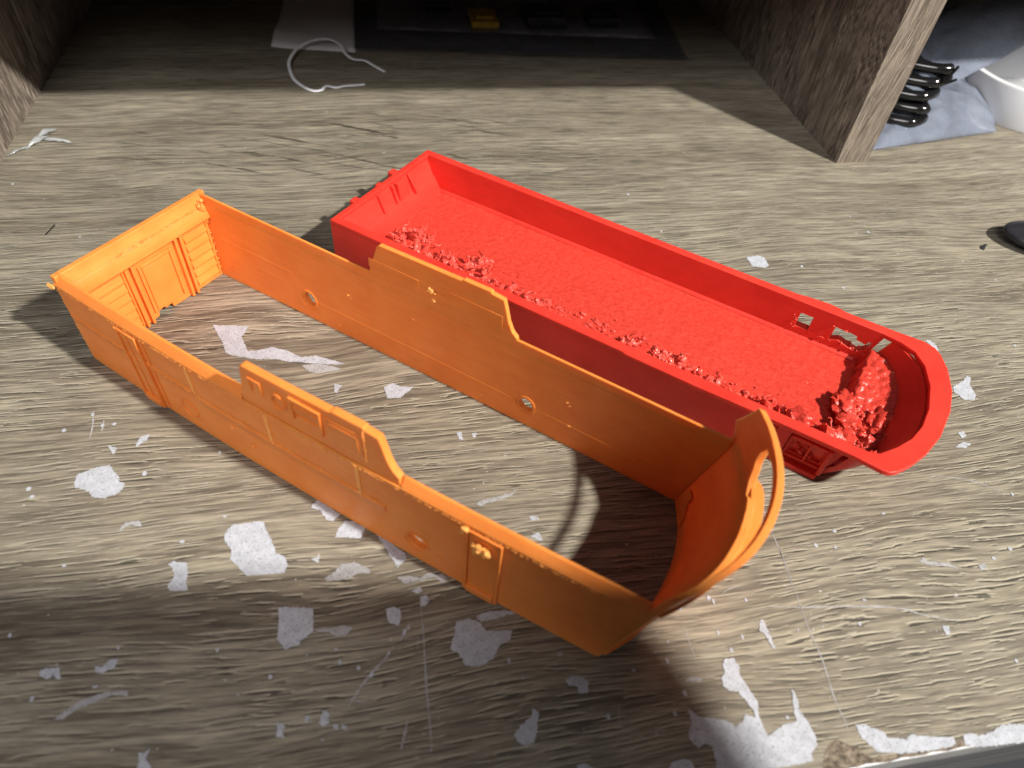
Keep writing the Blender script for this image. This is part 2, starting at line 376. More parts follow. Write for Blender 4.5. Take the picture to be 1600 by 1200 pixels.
for i in range(26): blob(bm, near(121.6 + rnd.uniform(-.12, .12), 36.2 + i * .48, WF - .05), rnd.uniform(.18, .36), 1, .5)
tag(link('seam_bead', bm, M['orange_pale'], nf), None, None, kind='stuff')
# welded seams on the near wall
for s, z0, z1 in ((57.5, 20.5, 31.6), (87.5, 19.0, 32.0), (118.3, 18.0, 31.6)):
    bm = bmesh.new(); prism(bm, [(z0, .1), (z0, -.45), (z1, -.2), (z1, .1)], s - .1, s + .14, near)
    for i in range(int((z1 - z0) / .55)): blob(bm, near(s - .55 + rnd.uniform(-.15, .15), z0 + .55 * i, -.08), rnd.uniform(.26, .48), 1, .5)
    link('weld_seam', bm, M['orange_fleck'], nw)
# knuckle line, skirt and blind porthole
bm = bmesh.new(); prism(bm, [(21.4, .05), (20.6, -.42), (17.6, .05)], 1, 56, near, 10); prism(bm, [(20.2, .05), (19.2, -.45), (15.5, .05)], 58, 126, near, 12); link('knuckle', bm, M['orange_detail'], nw)
bm = bmesh.new()
for i in range(190): blob(bm, near(rnd.uniform(4, 126), rnd.uniform(19.4, 20.8), -.36), rnd.uniform(.07, .18), 1, .5, (2.5, 1, 1))
for s, z in ((70, 15.5), (70.4, 14.2), (78, 11), (84.5, 31.6), (85.2, 31.0), (86, 31.3), (107, 31.6), (108.2, 30.9), (143, 8)): blob(bm, near(s, z, -.25), rnd.uniform(.35, .6), 1, .6)
tag(link('blemish', bm, M['orange_pale'], nw), None, None, kind='stuff')
bm = bmesh.new(); tube(bm, [near(50.8 + 3.2 * math.cos(a), 9.2 + 3.6 * math.sin(a), -.05) for a in [2 * math.pi * i / 24 for i in range(25)]], .35, 6); link('porthole_ring', bm, M['orange_detail'], nw)
bm = bmesh.new(); tube(bm, [near(135.6 + 3.9 * math.cos(a), 9.6 + 3.9 * math.sin(a), -.02) for a in [2 * math.pi * i / 26 for i in range(27)]], .32, 6); link('porthole_ring', bm, M['orange_detail'], nw)
# two door frames
def door(s0, s1, top, bot, parent, slant=0):
    d = nb('door', s0 + 1.3, s1 - 1.3, bot + .2, top - 1.1, -.35, .05, parent=parent)
    for a in (s0, s1 - 1.1): 
        b = bmesh.new(); box(b, a, a + 1.1, 0.3, top, -.95, .06, near); link('door_post', b, M['orange_detail'], d, bevel=.2)
    nb('door_head', s0 + 1.12, s1 - 1.12, top - 1.0, top, -.9, .06, parent=d, bevel=.2)
    nb('door_step', s0 + 1.12, s1 - 1.12, .3, 3.2, -1.3, .06, parent=d, bevel=.3); return d
d1 = door(27.6, 36.8, 31.4, 2.8, nw); nb('door_post', 38.6, 39.1, 1, 30.5, -.35, .06, parent=d1); nb('door_post', 31.6, 32.1, 3.4, 29.9, -.6, -.36, parent=d1)
d2 = door(150.6, 161.2, 31.6, 2.5, nw)
bm = bmesh.new()
for i in range(34):
    a = rnd.random(); blob(bm, near(154.3 + 3.2 * a + rnd.uniform(-1, 1), 26.3 + rnd.uniform(-1.8, 1.8) * (1 - .4 * a), -1.0 - rnd.random()), rnd.uniform(.4, 1.0), 1, .9, (1.2, .7, 1))
for i in range(7): blob(bm, near(150.9 + rnd.uniform(-.7, .7), 31.2 + rnd.uniform(-1., .6), -.9), rnd.uniform(.4, .8), 1, .7)
tag(link('torn_patch', bm, M['orange_fleck'], d2), None, None, kind='stuff')['label'] = 'torn flakes on the front door, coloured pale as if lit from behind'  # paler colour stands for light coming through the torn hole
# far wall
fholes = [rag(circle(47.0, 9.3, 2.5, 20, 3.1), 1., .08), rag(circle(136.2, 9.6, 2.5, 20, 2.9), 1., .22)]
bm = plate(wall_outline(), fholes, OT, far, scut, (10, 21)); fwl = link('side_wall', bm, M['orange'], hull, bevel=.25)
fwl['label'] = 'far side wall with two round holes, plain inside'
bm = bmesh.new(); prism(bm, rimprof, .2, 197.6, far, 40); link('rim', bm, M['orange'], fwl, bevel=.3)
fh = [rag([(98.9, 39.0), (101.2, 39.2), (102.4, 39.7), (104.8, 39.3), (105.2, 40.6), (103.9, 40.3), (102.2, 40.4), (100.0, 40.9), (98.8, 40.4)], 1., .12)]
bm = plate([(a + (-4 if a < 81 else -2 if a < 84 else -.6), b) for a, b in FIN], fh, 1.5, lambda s, z, w_: far(s, z, w_ + OT - 1.52), [i * 4. for i in range(20, 34)])
ff = link('fin', bm, M['orange'], hull, bevel=.22); ff['label'] = 'far top fin, smooth, with a small ragged slot'
nb('fin_panel', 76.5, 95.5, 38.3, 41.6, OT - .06, OT + .09, fn=far, parent=ff); nb('fin_panel', 106.5, 125.5, 37.6, 42.5, OT - .06, OT + .09, fn=far, parent=ff)
bm = bmesh.new()
for i in range(10): blob(bm, far(99.2 + rnd.uniform(-.6, 2.4), 39.9 + rnd.uniform(-.8, .8), OT - .05), rnd.uniform(.25, .6), 1, .8)
for i in range(5): blob(bm, far(101 + rnd.uniform(-.6, 1), 36.6 + rnd.uniform(-.8, .5), OT), rnd.uniform(.2, .45), 1, .8)
tag(link('torn_patch', bm, M['orange_fleck'], ff), None, None, kind='stuff')
bm = bmesh.new(); prism(bm, [(10.3, OT - .04), (10.0, OT + .13), (9.6, OT - .04)], 50.4, 132.6, far, 14); prism(bm, [(10.3, OT - .04), (10.0, OT + .13), (9.6, OT - .04)], 139.6, 186, far, 8); prism(bm, [(19, OT - .04), (18.6, OT + .1), (18, OT - .04)], 6, 40, far, 6); link('knuckle', bm, M['orange_detail'], fwl)
for s, z in ((47.0, 9.3), (136.2, 9.6)):
    bm = bmesh.new(); tube(bm, [far(s + 3.5 * math.cos(a), z + 4.1 * math.sin(a), OT) for a in [2 * math.pi * i / 26 for i in range(27)]], .38, 6); link('porthole_ring', bm, M['orange_detail'], fwl)
bm = bmesh.new()
for s, z in ((66, 21), (67, 20), (93, 24), (150, 20), (151, 19), (60, 4), (152, 10), (120, 4.2)): blob(bm, far(s, z, OT), rnd.uniform(.2, .45), 1, .7, (1.6, 1, 1))
tag(link('blemish', bm, M['orange_pale'], fwl), None, None, kind='stuff')
# end wall with louvres
def endf(y, z, w_): return Vector((w_, y, z))
eo = [(.06, 0), (21, 0), (21.6, .3), (26.2, .6), (26.6, 2.6), (29, 2.9), (29.6, 1.9), (32.2, 2.4), (32.6, .4), (37, .2), (OW - .06, 0), (OW - .06, 35.9), (.06, 35.9)]
ew = link('end_wall', plate(eo, [], 2.1, endf, [i * 6. for i in range(1, 10)]), M['orange'], hull, bevel=.2)
bm = bmesh.new(); prism(bm, [(2.05, 35.6), (2.2, 35.2), (2.9, 31.9), (3.3, 31.4), (4.7, 27.6), (4.6, 26.9), (2.05, 26.2)], OT + .02, OW - OT - .02, lambda a, b, c: Vector((b, a, c)), 8); link('rim', bm, M['orange'], ew, bevel=.15)
bm = bmesh.new()
for i in range(90):
    y = rnd.uniform(15, 54); blob(bm, (3.1 + rnd.uniform(-.2, .15), y, 31.7 + rnd.uniform(-.5, .3)), rnd.uniform(.15, .42), 1, .6, (1, 2.6, .7))
for i in range(16): blob(bm, (3.4 + rnd.uniform(-.5, .5), 54.2 + rnd.uniform(-1.3, 1.), 31.8 + rnd.uniform(-2, 2.2)), rnd.uniform(.35, .8), 1, .6)
for i in range(40): blob(bm, (2.4 + rnd.uniform(-.1, .7), OW - OT - rnd.uniform(.1, .8), rnd.uniform(1, 29)), rnd.uniform(.2, .5), 1, .7)
for i in range(14): blob(bm, (2.3, 26 + rnd.uniform(-.8, .8), rnd.uniform(3, 9)), rnd.uniform(.12, .3), 1, .7)
tag(link('stringing', bm, M['orange'], ew), None, None, kind='stuff')
def eb_(name, y0, y1, z0, z1, w0, w1, parent=ew, bevel=.18):
    b = bmesh.new(); box(b, y0, y1, z0, z1, w0, w1, endf); return link(name, b, M['orange_detail'], parent, bevel=bevel)
for y0 in (19.8, 22.2, 40.2, 42.4): eb_('rib', y0, y0 + 1.1, .4, 25.6 if y0 < 30 else 26.0, 2.0, 3.7)
dp = eb_('door_panel', 26.4, 37.4, 3.2, 21.8, 2.0, 2.5)
for a in ((24.8, 26.0, 3.2, 23.4), (37.8, 39.0, 3.2, 23.4), (26.1, 37.7, 22.2, 23.4)): eb_('door_frame', *a, 2.0, 2.8, dp)
for y0, y1 in ((5.6, 18.8), (44.6, 54.4)):
    for i in range(6):
        b = bmesh.new(); z0 = 2.4 + 3.8 * i; prism(b, [(2.0, z0), (3.0, z0 + .25), (2.85, z0 + .9), (2.0, z0 + 3.1)], y0, y1, lambda a, b_, c: Vector((b_, a, c))); link('louvre_slat', b, M['orange_detail'], ew, bevel=.1)
    eb_('louvre_frame', y0 - 1.0, y0 - .2, 1.6, 25.6, 2.0, 2.7); eb_('louvre_frame', y1 + .2, y1 + 1.0, 1.6, 25.6, 2.0, 2.7)
# bow wall: bulging, leaning outward, with a window slot under a thin arched bar
def bow(y, z, w_):
    q = (y - OW / 2) / (OW / 2); return Vector((190.8 + 8.6 * (1 - abs(q) ** 2.2) + .225 * z + .0012 * z * z * (1 - q * q) - w_, y, z))
bo = [(.08, 0), (OW - .08, 0), (OW - .08, 36.2), (OW + 2.2, 39.0), (OW + 1.2, 42.8), (OW + .2, 48.6), (54, 48.7), (48, 48.4), (40, 48.2), (29, 48.0), (15, 47.2), (6, 45.6), (1.2, 43.2), (.3, 41.0), (.08, 36.2)]
wo = [(8.5, 37.6), (15, 37.6), (24, 37.4), (33, 37.2), (39.6, 37.2), (41.2, 36.2), (44.6, 37.4), (48.4, 41.0), (50.6, 45.6), (44, 46.5), (34, 46.4), (24, 46.0), (14, 45.1), (9.5, 43.6), (7.6, 41.2)]
wo = rag(wo, 1.6, .14)
bm = plate(bo, [wo], 1.7, bow, [i * 2.4 for i in range(1, 25)], (6, 12, 18, 24, 30))
bw = link('bow_wall', bm, M['orange'], hull, bevel=.18)
b = bmesh.new(); box(b, 1.0, OW - 1.0, 33.4, 35.9, -.9, .08, bow, 24); link('belt_moulding', b, M['orange_detail'], bw, bevel=.2)
b = bmesh.new(); box(b, 1.0, OW - 1.0, 1.0, 4.4, -.7, .08, bow, 24); link('skirt_moulding', b, M['orange_detail'], bw, bevel=.2)
b = bmesh.new(); box(b, 0, 1, 0, 1, 0, 1, lambda u, z, w_: bow(13 + 33.6 * u, 35.95 + 1.05 * z, -2.6 * min(1, u * 3.2 + .04, (1 - u) * 9 + .5) * (1 - w_) + .9 * w_), 24); link('window_sill', b, M['orange_detail'], bw, bevel=.25)
fl = rag([(46.5, .6), (54.6, .3), (55.6, 6.5), (54.2, 10.6), (51.6, 11.2), (51.4, 7.8), (48.2, 5.2)], 1.1, .3)
link('peeled_flake', plate(fl, [], .25, lambda u, v, w_: bow(u, v, w_ + 1.72 + .05 * (v - 0)), [i * 2.4 for i in range(19, 24)]), M['orange_detail'], bw)
b = bmesh.new(); blob(b, (-.5, -.8, 32.0), 1.3, 2, .5, (1.5, .5, .5))
for i in range(24): blob(b, near(rnd.uniform(.0, .8), rnd.uniform(2, 32), rnd.uniform(-.12, .1)), rnd.uniform(.10, .22), 1, .6)
tag(link('corner_blob', b, M['orange_fleck'], hull), None, None, kind='stuff')

# ------------------------------------------------------------------ red shell
RW, RH = 64.7, 18.2
rh = empty('printed_shell', (-21.0, 231.54, 0.02), -0.70054, 'red 3D printed vehicle shell with a rounded overhanging bow and debris on its floor', 'model shell')
def rp(name, bm, mat='red', parent=rh, bevel=.2, sharp=32): return link(name, bm, M[mat], parent, bevel=bevel, sharp=sharp)
def ny(s, z, w_): return Vector((s, w_, z))
def fy(s, z, w_): return Vector((s, RW - w_, z))
RIMO = [(0, .02), (100, -.15), (124, -.1), (126, -.7), (150, -.8), (168, -.3), (190, -.2), (201, -.2), (209.5, -.9), (211.6, -.5), (213.4, 1.0), (216.6, 6), (220.0, 13.4), (222.7, 23), (224, 36), (223.3, 46), (220.6, 56), (217.6, 62), (215.2, 64.6), (211.5, 65.8), (203, 65.4), (184, 65.2), (181.5, 66.0), (178, 66.4), (170, 65.6), (166, 64.9), (100, 65.0), (0, RW - .02)]
RIMI = [(2.6, 3.6), (2.6, 61.45), (197, 61.45), (204.5, 60.4), (209.5, 58.2), (213.4, 53), (216.4, 44), (217.6, 33), (216.9, 24), (214.9, 17), (211.4, 10.6), (207.4, 5.2), (204, 4.0), (196, 3.7), (100, 3.5)]
def rr_(l): 
    out = []
    for i, p in enumerate(l):
        q = l[(i + 1) % len(l)]; n = max(1, int(math.dist(p, q) / 4))
        out += [(p[0] + (q[0] - p[0]) * k / n, p[1] + (q[1] - p[1]) * k / n) for k in range(n)]
    return out
rim = rp('rim', plate(RIMO, [RIMI], 1.9, lambda u, v, w_: Vector((u, v, RH - 1.9 + w_))), bevel=.28)
rim['label'] = 'flat top rim that widens into the rounded lip at the bow'
# near wall, with the cab set back under the rim
nwl = rp('side_wall', plate([(.06, 0), (168.6, 0), (168.6, RH - 1.94), (.06, RH - 1.94)], [], 3.4, ny, [i * 12. for i in range(1, 14)]))
nwl['label'] = 'near side wall ending at the recessed cab'
cab = rp('cab_wall', plate([(168.4, 0), (195.2, 0), (199.6, RH - 1.94), (168.4, RH - 1.94)], [rect(171.4, 176.2, 6.2, 12.6), rag(rect(184.2, 194.4, 5.6, 12.2), 1.5, .2)], 1.2, lambda s, z, w_: Vector((s, w_ + 2.6, z))))
cb2 = bmesh.new(); box(cb2, 169, 198, 4.0, 4.6, 3.2, 14); rp('cab_lining', cb2, 'red_debris', cab)
for a in ((178.4, 182.6, .25, 2.6, 0.05, RH - 1.95), (168.7, 170.2, .9, 2.62, .05, RH - 1.95), (194.9, 196.4, .9, 2.62, 1.9, RH - 4)):
    b = bmesh.new(); box(b, *a); rp('cab_post', b, parent=cab, bevel=.3)
b = bmesh.new(); box(b, 168.75, 195.6, .2, 2.62, .06, 2.2); rp('cab_sill', b, parent=cab, bevel=.35)
for a in ((183.4, 195.2, 1.5, 2.63, 12.6, 13.6), (183.4, 195.0, 1.7, 2.63, 3.9, 4.7), (183.0, 183.9, 1.7, 2.63, 4.8, 12.5), (189.4, 190.2, 1.6, 2.63, 4.75, 12.55), (170.6, 177.6, 1.6, 2.63, 13.0, 13.9), (170.4, 171.2, 1.6, 2.63, 5.0, 12.9)):
    b = bmesh.new(); box(b, *a); rp('window_frame', b, parent=cab, bevel=.2)
b = bmesh.new()
for i in range(26): blob(b, (rnd.choice((172 + rnd.uniform(-1, 4), 186 + rnd.uniform(-2, 5))), 3.6 + rnd.uniform(-.6, .4), rnd.uniform(6, 12)), rnd.uniform(.4, 1.1), 1, .7)
for i in range(18): blob(b, (169.2 + rnd.uniform(-.4, .4), .8, rnd.uniform(5, 14)), rnd.uniform(.25, .55), 1, .7)
tag(rp('support_residue', b, 'red_debris', cab, 0), None, None, kind='stuff')
# far wall with two open windows
fwin = [rect(170.2, 175.0, 7.0, 13.4), rag([(183.2, 6.6), (186, 8.2), (188, 7.4), (190, 6.8), (193, 6.2), (196.2, 9.2), (196.8, 12.4), (195.6, 12.2), (195.0, 10.6), (191.4, 11.4), (191.2, 12.8), (183.2, 13.4)], 1.2, .22)]
fwr = rp('side_wall', plate([(.06, 0), (195.2, 0), (199.6, RH - .05), (.06, RH - .05)], fwin, 3.4, fy, [i * 12. for i in range(1, 16)]))
fwr['label'] = 'far side wall with two open windows near the bow'
b = bmesh.new(); prism(b, [(61.35, 2.6), (60.0, 2.6), (60.6, 3.6), (61.35, 4.0)], 6, 194, ident, 12); rp('fillet', b, parent=fwr)
b = bmesh.new()
for i in range(12): blob(b, (rnd.uniform(169.5, 196), 61.1 + rnd.uniform(-.3, .3), rnd.choice((6.6, 6.9, 13.6)) + rnd.uniform(-.3, .3)), rnd.uniform(.18, .5), 1, .7)
for i in range(9): blob(b, (168.8 + rnd.uniform(-.6, .8), 61.2, rnd.uniform(6, 14)), rnd.uniform(.15, .35), 1, .7)
for i in range(26): blob(b, (rnd.uniform(183.5, 195), 61.6 + rnd.uniform(-.2, 2.4), 6.9 + rnd.uniform(-.2, .6)), rnd.uniform(.4, .9), 1, .7)
tag(rp('support_residue', b, 'red_debris', fwr, 0), None, None, kind='stuff')
# end wall sloping down to the floor
b = bmesh.new(); prism(b, [(0.06, 0), (.06, RH - 1.94), (2.4, RH - 1.94), (5.2, 9.6), (6.4, 8.4), (9.6, 3.2), (9.6, 0)], 3.42, 61.28, lambda a, x, z: Vector((x, a, z)), 10)
rew = rp('end_wall', b, bevel=.4)
b = bmesh.new(); box(b, .07, 2.3, .05, 3.4, 0.02, RH - 1.95); rp('corner_post', b, parent=rew)
for a in ((-3.0, .1, 15.0, 18.8, 4, 17.6), (-3.2, .1, 40.2, 43.8, 4, 18.0), (-1.3, .1, 22.0, 37.5, 5, 16), (-1.6, .1, 29.5, 32.5, 12, 17.9)):
    b = bmesh.new(); box(b, *a); rp('end_rib', b, parent=rew, bevel=.4)
for y0, y1, s0, s1 in ((25.2, 26.0, 2.4, 5.2), (45.4, 46.4, 2.2, 6.6), (33.8, 34.4, 3.0, 5.0), (36.6, 43.2, 3.4, 4.6)):
    b = bmesh.new(); prism(b, [(s0, 16.8), (s0 + 1.5, 16.4), (s1 + 1.5, 9.4), (s1, 8.0), (s0 - .5, 15)], y0, y1, lambda a, x, z: Vector((x, a, z))); rp('door_frame', b, parent=rew, bevel=.15)
# floor
def grid(s0, s1, y0, y1, ds, dy, zf, skirt=None):
    b = bmesh.new(); ns, nyy = int((s1 - s0) / ds), int((y1 - y0) / dy)
    V = [[b.verts.new((s0 + (s1 - s0) * i / ns, y0 + (y1 - y0) * j / nyy, 0)) for j in range(nyy + 1)] for i in range(ns + 1)]
    for row in V:
        for v in row: v.co.x = inside(v.co.x, v.co.y); v.co.z = zf(v.co.x, v.co.y)
    for i in range(ns):
        for j in range(nyy): b.faces.new((V[i][j], V[i + 1][j], V[i + 1][j + 1], V[i][j + 1]))
    if skirt is not None:
        ring = [V[i][0] for i in range(ns + 1)] + [V[ns][j] for j in range(1, nyy + 1)] + [V[i][nyy] for i in range(ns - 1, -1, -1)] + [V[0][j] for j in range(nyy - 1, 0, -1)]
        lo = [b.verts.new((min(v.co.x, sbot(v.co.y)), v.co.y, skirt)) for v in ring]; n = len(ring)
        for i in range(n): b.faces.new((ring[i], lo[i], lo[(i + 1) % n], ring[(i + 1) % n]))
        b.faces.new(lo[::-1])
    return b
def smax(y):
    q = (y - RW / 2) / (RW / 2 - 2); top = 199.4 + 19.4 * max(0., 1 - abs(q) ** 2.6) ** .62; bot = 195.2 + 9.0 * max(0., 1 - abs(q) ** 2.4)
    return (bot + 2 * top) / 3 - 1.6
def sbot(y): return 195.2 + 9.0 * max(0., 1 - abs((y - RW / 2) / (RW / 2 - 2)) ** 2.4) - .8
def inside(s, y): return min(s, smax(y) - .3)
def floor_z(s, y):
    q = 2.7 + .22 * noise.noise((s * .5, y * .5, 1)) + .12 * noise.noise((s * 1.1, y * 1.3, 4)) + .25 * noise.noise((s * .05, y * .08, 2))
    if y < 30: q += .20 * math.sin(y * 3.3) * min(1, (30 - y) / 8) + 1.2 * max(0, (20 - y) / 20)
    return q
fl_ = rp('floor', grid(8.6, 197, 3.3, 61.5, .9, .8, floor_z, .4), 'red_rough', bevel=0, sharp=80)
def plat_z(s, y):
    e = min(1, max(0, (s - 195.4 - 1.6 * noise.noise((y * .25, 0, 5))) / 1.8))
    hi = 6.2 + .10 * (y - 28) if y > 28 else 5.6 + .02 * y
    lump = .75 * noise.noise((s * .42, y * .42, 9)) + .45 * noise.noise((s * 1.1, y * 1.1, 3)) 
    if y < 34: lump *= 1.9
    hi += 0.9 * max(0., 1 - (smax(y) - s) / 7)
    return 2.2 + (hi - 2.2) * e + lump * (.35 + .65 * e)
pf = rp('platform', grid(192, 215, 5, 60.8, .6, .6, plat_z, .4), 'red_rough', bevel=0, sharp=80)
pf['label'] = 'rough raised step inside the bow'
# bow wall under the lip
def bowcol(j, n=36):
    a = j / n; y = 3.2 + (RW - 6.4) * a; q = (y - RW / 2) / (RW / 2 - 2)
    top = 199.4 + 19.4 * max(0., 1 - abs(q) ** 2.6) ** .62; bot = 195.2 + 9.0 * max(0., 1 - abs(q) ** 2.4)
    return y, top, bot
b = bmesh.new(); cols = []
for j in range(37):
    y, tp, bt = bowcol(j)
    cols.append([b.verts.new(c) for c in ((bt, y, .02), ((bt + tp) / 2 + 1.0, y, 7), (tp, y, RH - 1.92), (tp - 2.0, y, RH - 1.92), ((bt + tp) / 2 - 1.2, y, 7), (bt - 2.2, y, .02))])
for p, q in zip(cols, cols[1:]):
    for k in range(6): b.faces.new((p[k], p[(k + 1) % 6], q[(k + 1) % 6], q[k]))
b.faces.new(cols[0][::-1]); b.faces.new(cols[-1]); rp('bow_wall', b, bevel=0, sharp=50)
# leftovers of the print supports
b = bmesh.new()
def zone(s0, s1, n, hmax, y0=6, y1=25, ym=18):
    for i in range(n):
        s = rnd.uniform(s0, s1); y = rnd.triangular(y0, y1, ym)
        h = hmax * max(.15, noise.noise((s * .17, y * .08, 1)) * 1.3 + .45) * rnd.uniform(.45, 1)
        p = Vector((s, y, 2.4)); d = Vector((rnd.uniform(-.5, .5), rnd.uniform(-.5, .5), 1)); path = [p.copy()]; rad = [rnd.uniform(.9, 1.7)]
        for k in range(5):                      # a bent, lumpy stalk
            d = (d + Vector((rnd.uniform(-.6, .6), rnd.uniform(-.6, .6), rnd.uniform(-.3, .35)))).normalized(); p = p + d * h / 5; path.append(p.copy()); rad.append(rad[0] * rnd.uniform(.4, 1.05) * (1 - .09 * k))
        tube(b, path, rad, 7)
        if rnd.random() < .8: blob(b, path[-1], rad[-1] * rnd.uniform(1., 1.5), 2, .8)
        if rnd.random() < .7: blob(b, path[2], rad[2] * rnd.uniform(1., 1.5), 2, .9)
        if rnd.random() < .35: curl(b, path[-1], rnd.uniform(.14, .30), rnd.uniform(3, 7))
zone(15, 62, 95, 9.5); zone(19, 27, 14, 11, 20, 32, 26); zone(48, 59, 12, 9, 22, 32, 26); zone(62, 86, 26, 3.0, 8, 25, 20); zone(116, 150, 75, 8.5); zone(148, 184, 60, 5.0)
for i in range(70): blob(b, (rnd.uniform(76, 118), rnd.triangular(8, 26, 20), 2.9), rnd.uniform(.4, .9), 2, .9, (1.6, .9, .6))
for i in range(160): blob(b, (rnd.uniform(14, 188), rnd.triangular(5, 30, 20), 3.1), rnd.uniform(.2, .5), 1, .7)
tag(rp('support_residue', b, 'red_debris', fl_, 0, sharp=60), None, None, kind='stuff')['label'] = 'ragged crust of support plastic along the near side of the floor'
for c, r, sq in (((185.0, 16.5, 5.2), 4.0, (1.3, .8, .9)), ((193.5, 14.5, 5.6), 4.3, (1.1, 1, 1)), ((196.0, 33.5, 6.0), 4.4, (.9, 1.2, .55)), ((202.5, 12.0, 6.0), 3.0, (1.1, .9, .8)), ((206.5, 30, 6.6), 3.5, (.9, 1.6, .55)), ((201, 19, 5.2), 3.4, (1.3, 1, .5)), ((206, 18, 6.0), 3.0, (1, 1.3, .8)), ((198.5, 25, 6.4), 3.2, (1.4, .9, .6)), ((205, 13.5, 6.8), 2.8, (1.2, .8, .9))):
    b = bmesh.new(); blob(b, c, r, 3, .7, sq)
    for i in range(14):
        a = rnd.uniform(0, 6.28); blob(b, (c[0] + r * sq[0] * .9 * math.cos(a), c[1] + r * sq[1] * .9 * math.sin(a), c[2] + rnd.uniform(-.5, .6) * r * sq[2]), rnd.uniform(.3, .9), 1, .8)
    rp('plastic_lump', b, 'red_rough', pf, 0, sharp=60)
b = bmesh.new()
for i in range(130): 
    c = [0, rnd.uniform(7, 34), 0]; c[0] = rnd.uniform(193, smax(c[1]) - 1); blob(b, (c[0], c[1], plat_z(c[0], c[1]) + .2), rnd.uniform(.3, .9), 1, .8)
for i in range(40): curl(b, (rnd.uniform(192, 204), rnd.uniform(10, 36), 6.5), rnd.uniform(.12, .3), rnd.uniform(2, 5))
for i in range(26): blob(b, (rnd.uniform(202, 208), rnd.uniform(5.5, 7), rnd.uniform(14, 17)), rnd.uniform(.3, .7), 1, .7)
tag(rp('support_residue', b, 'red_debris', pf, 0, sharp=60), None, None, kind='stuff')

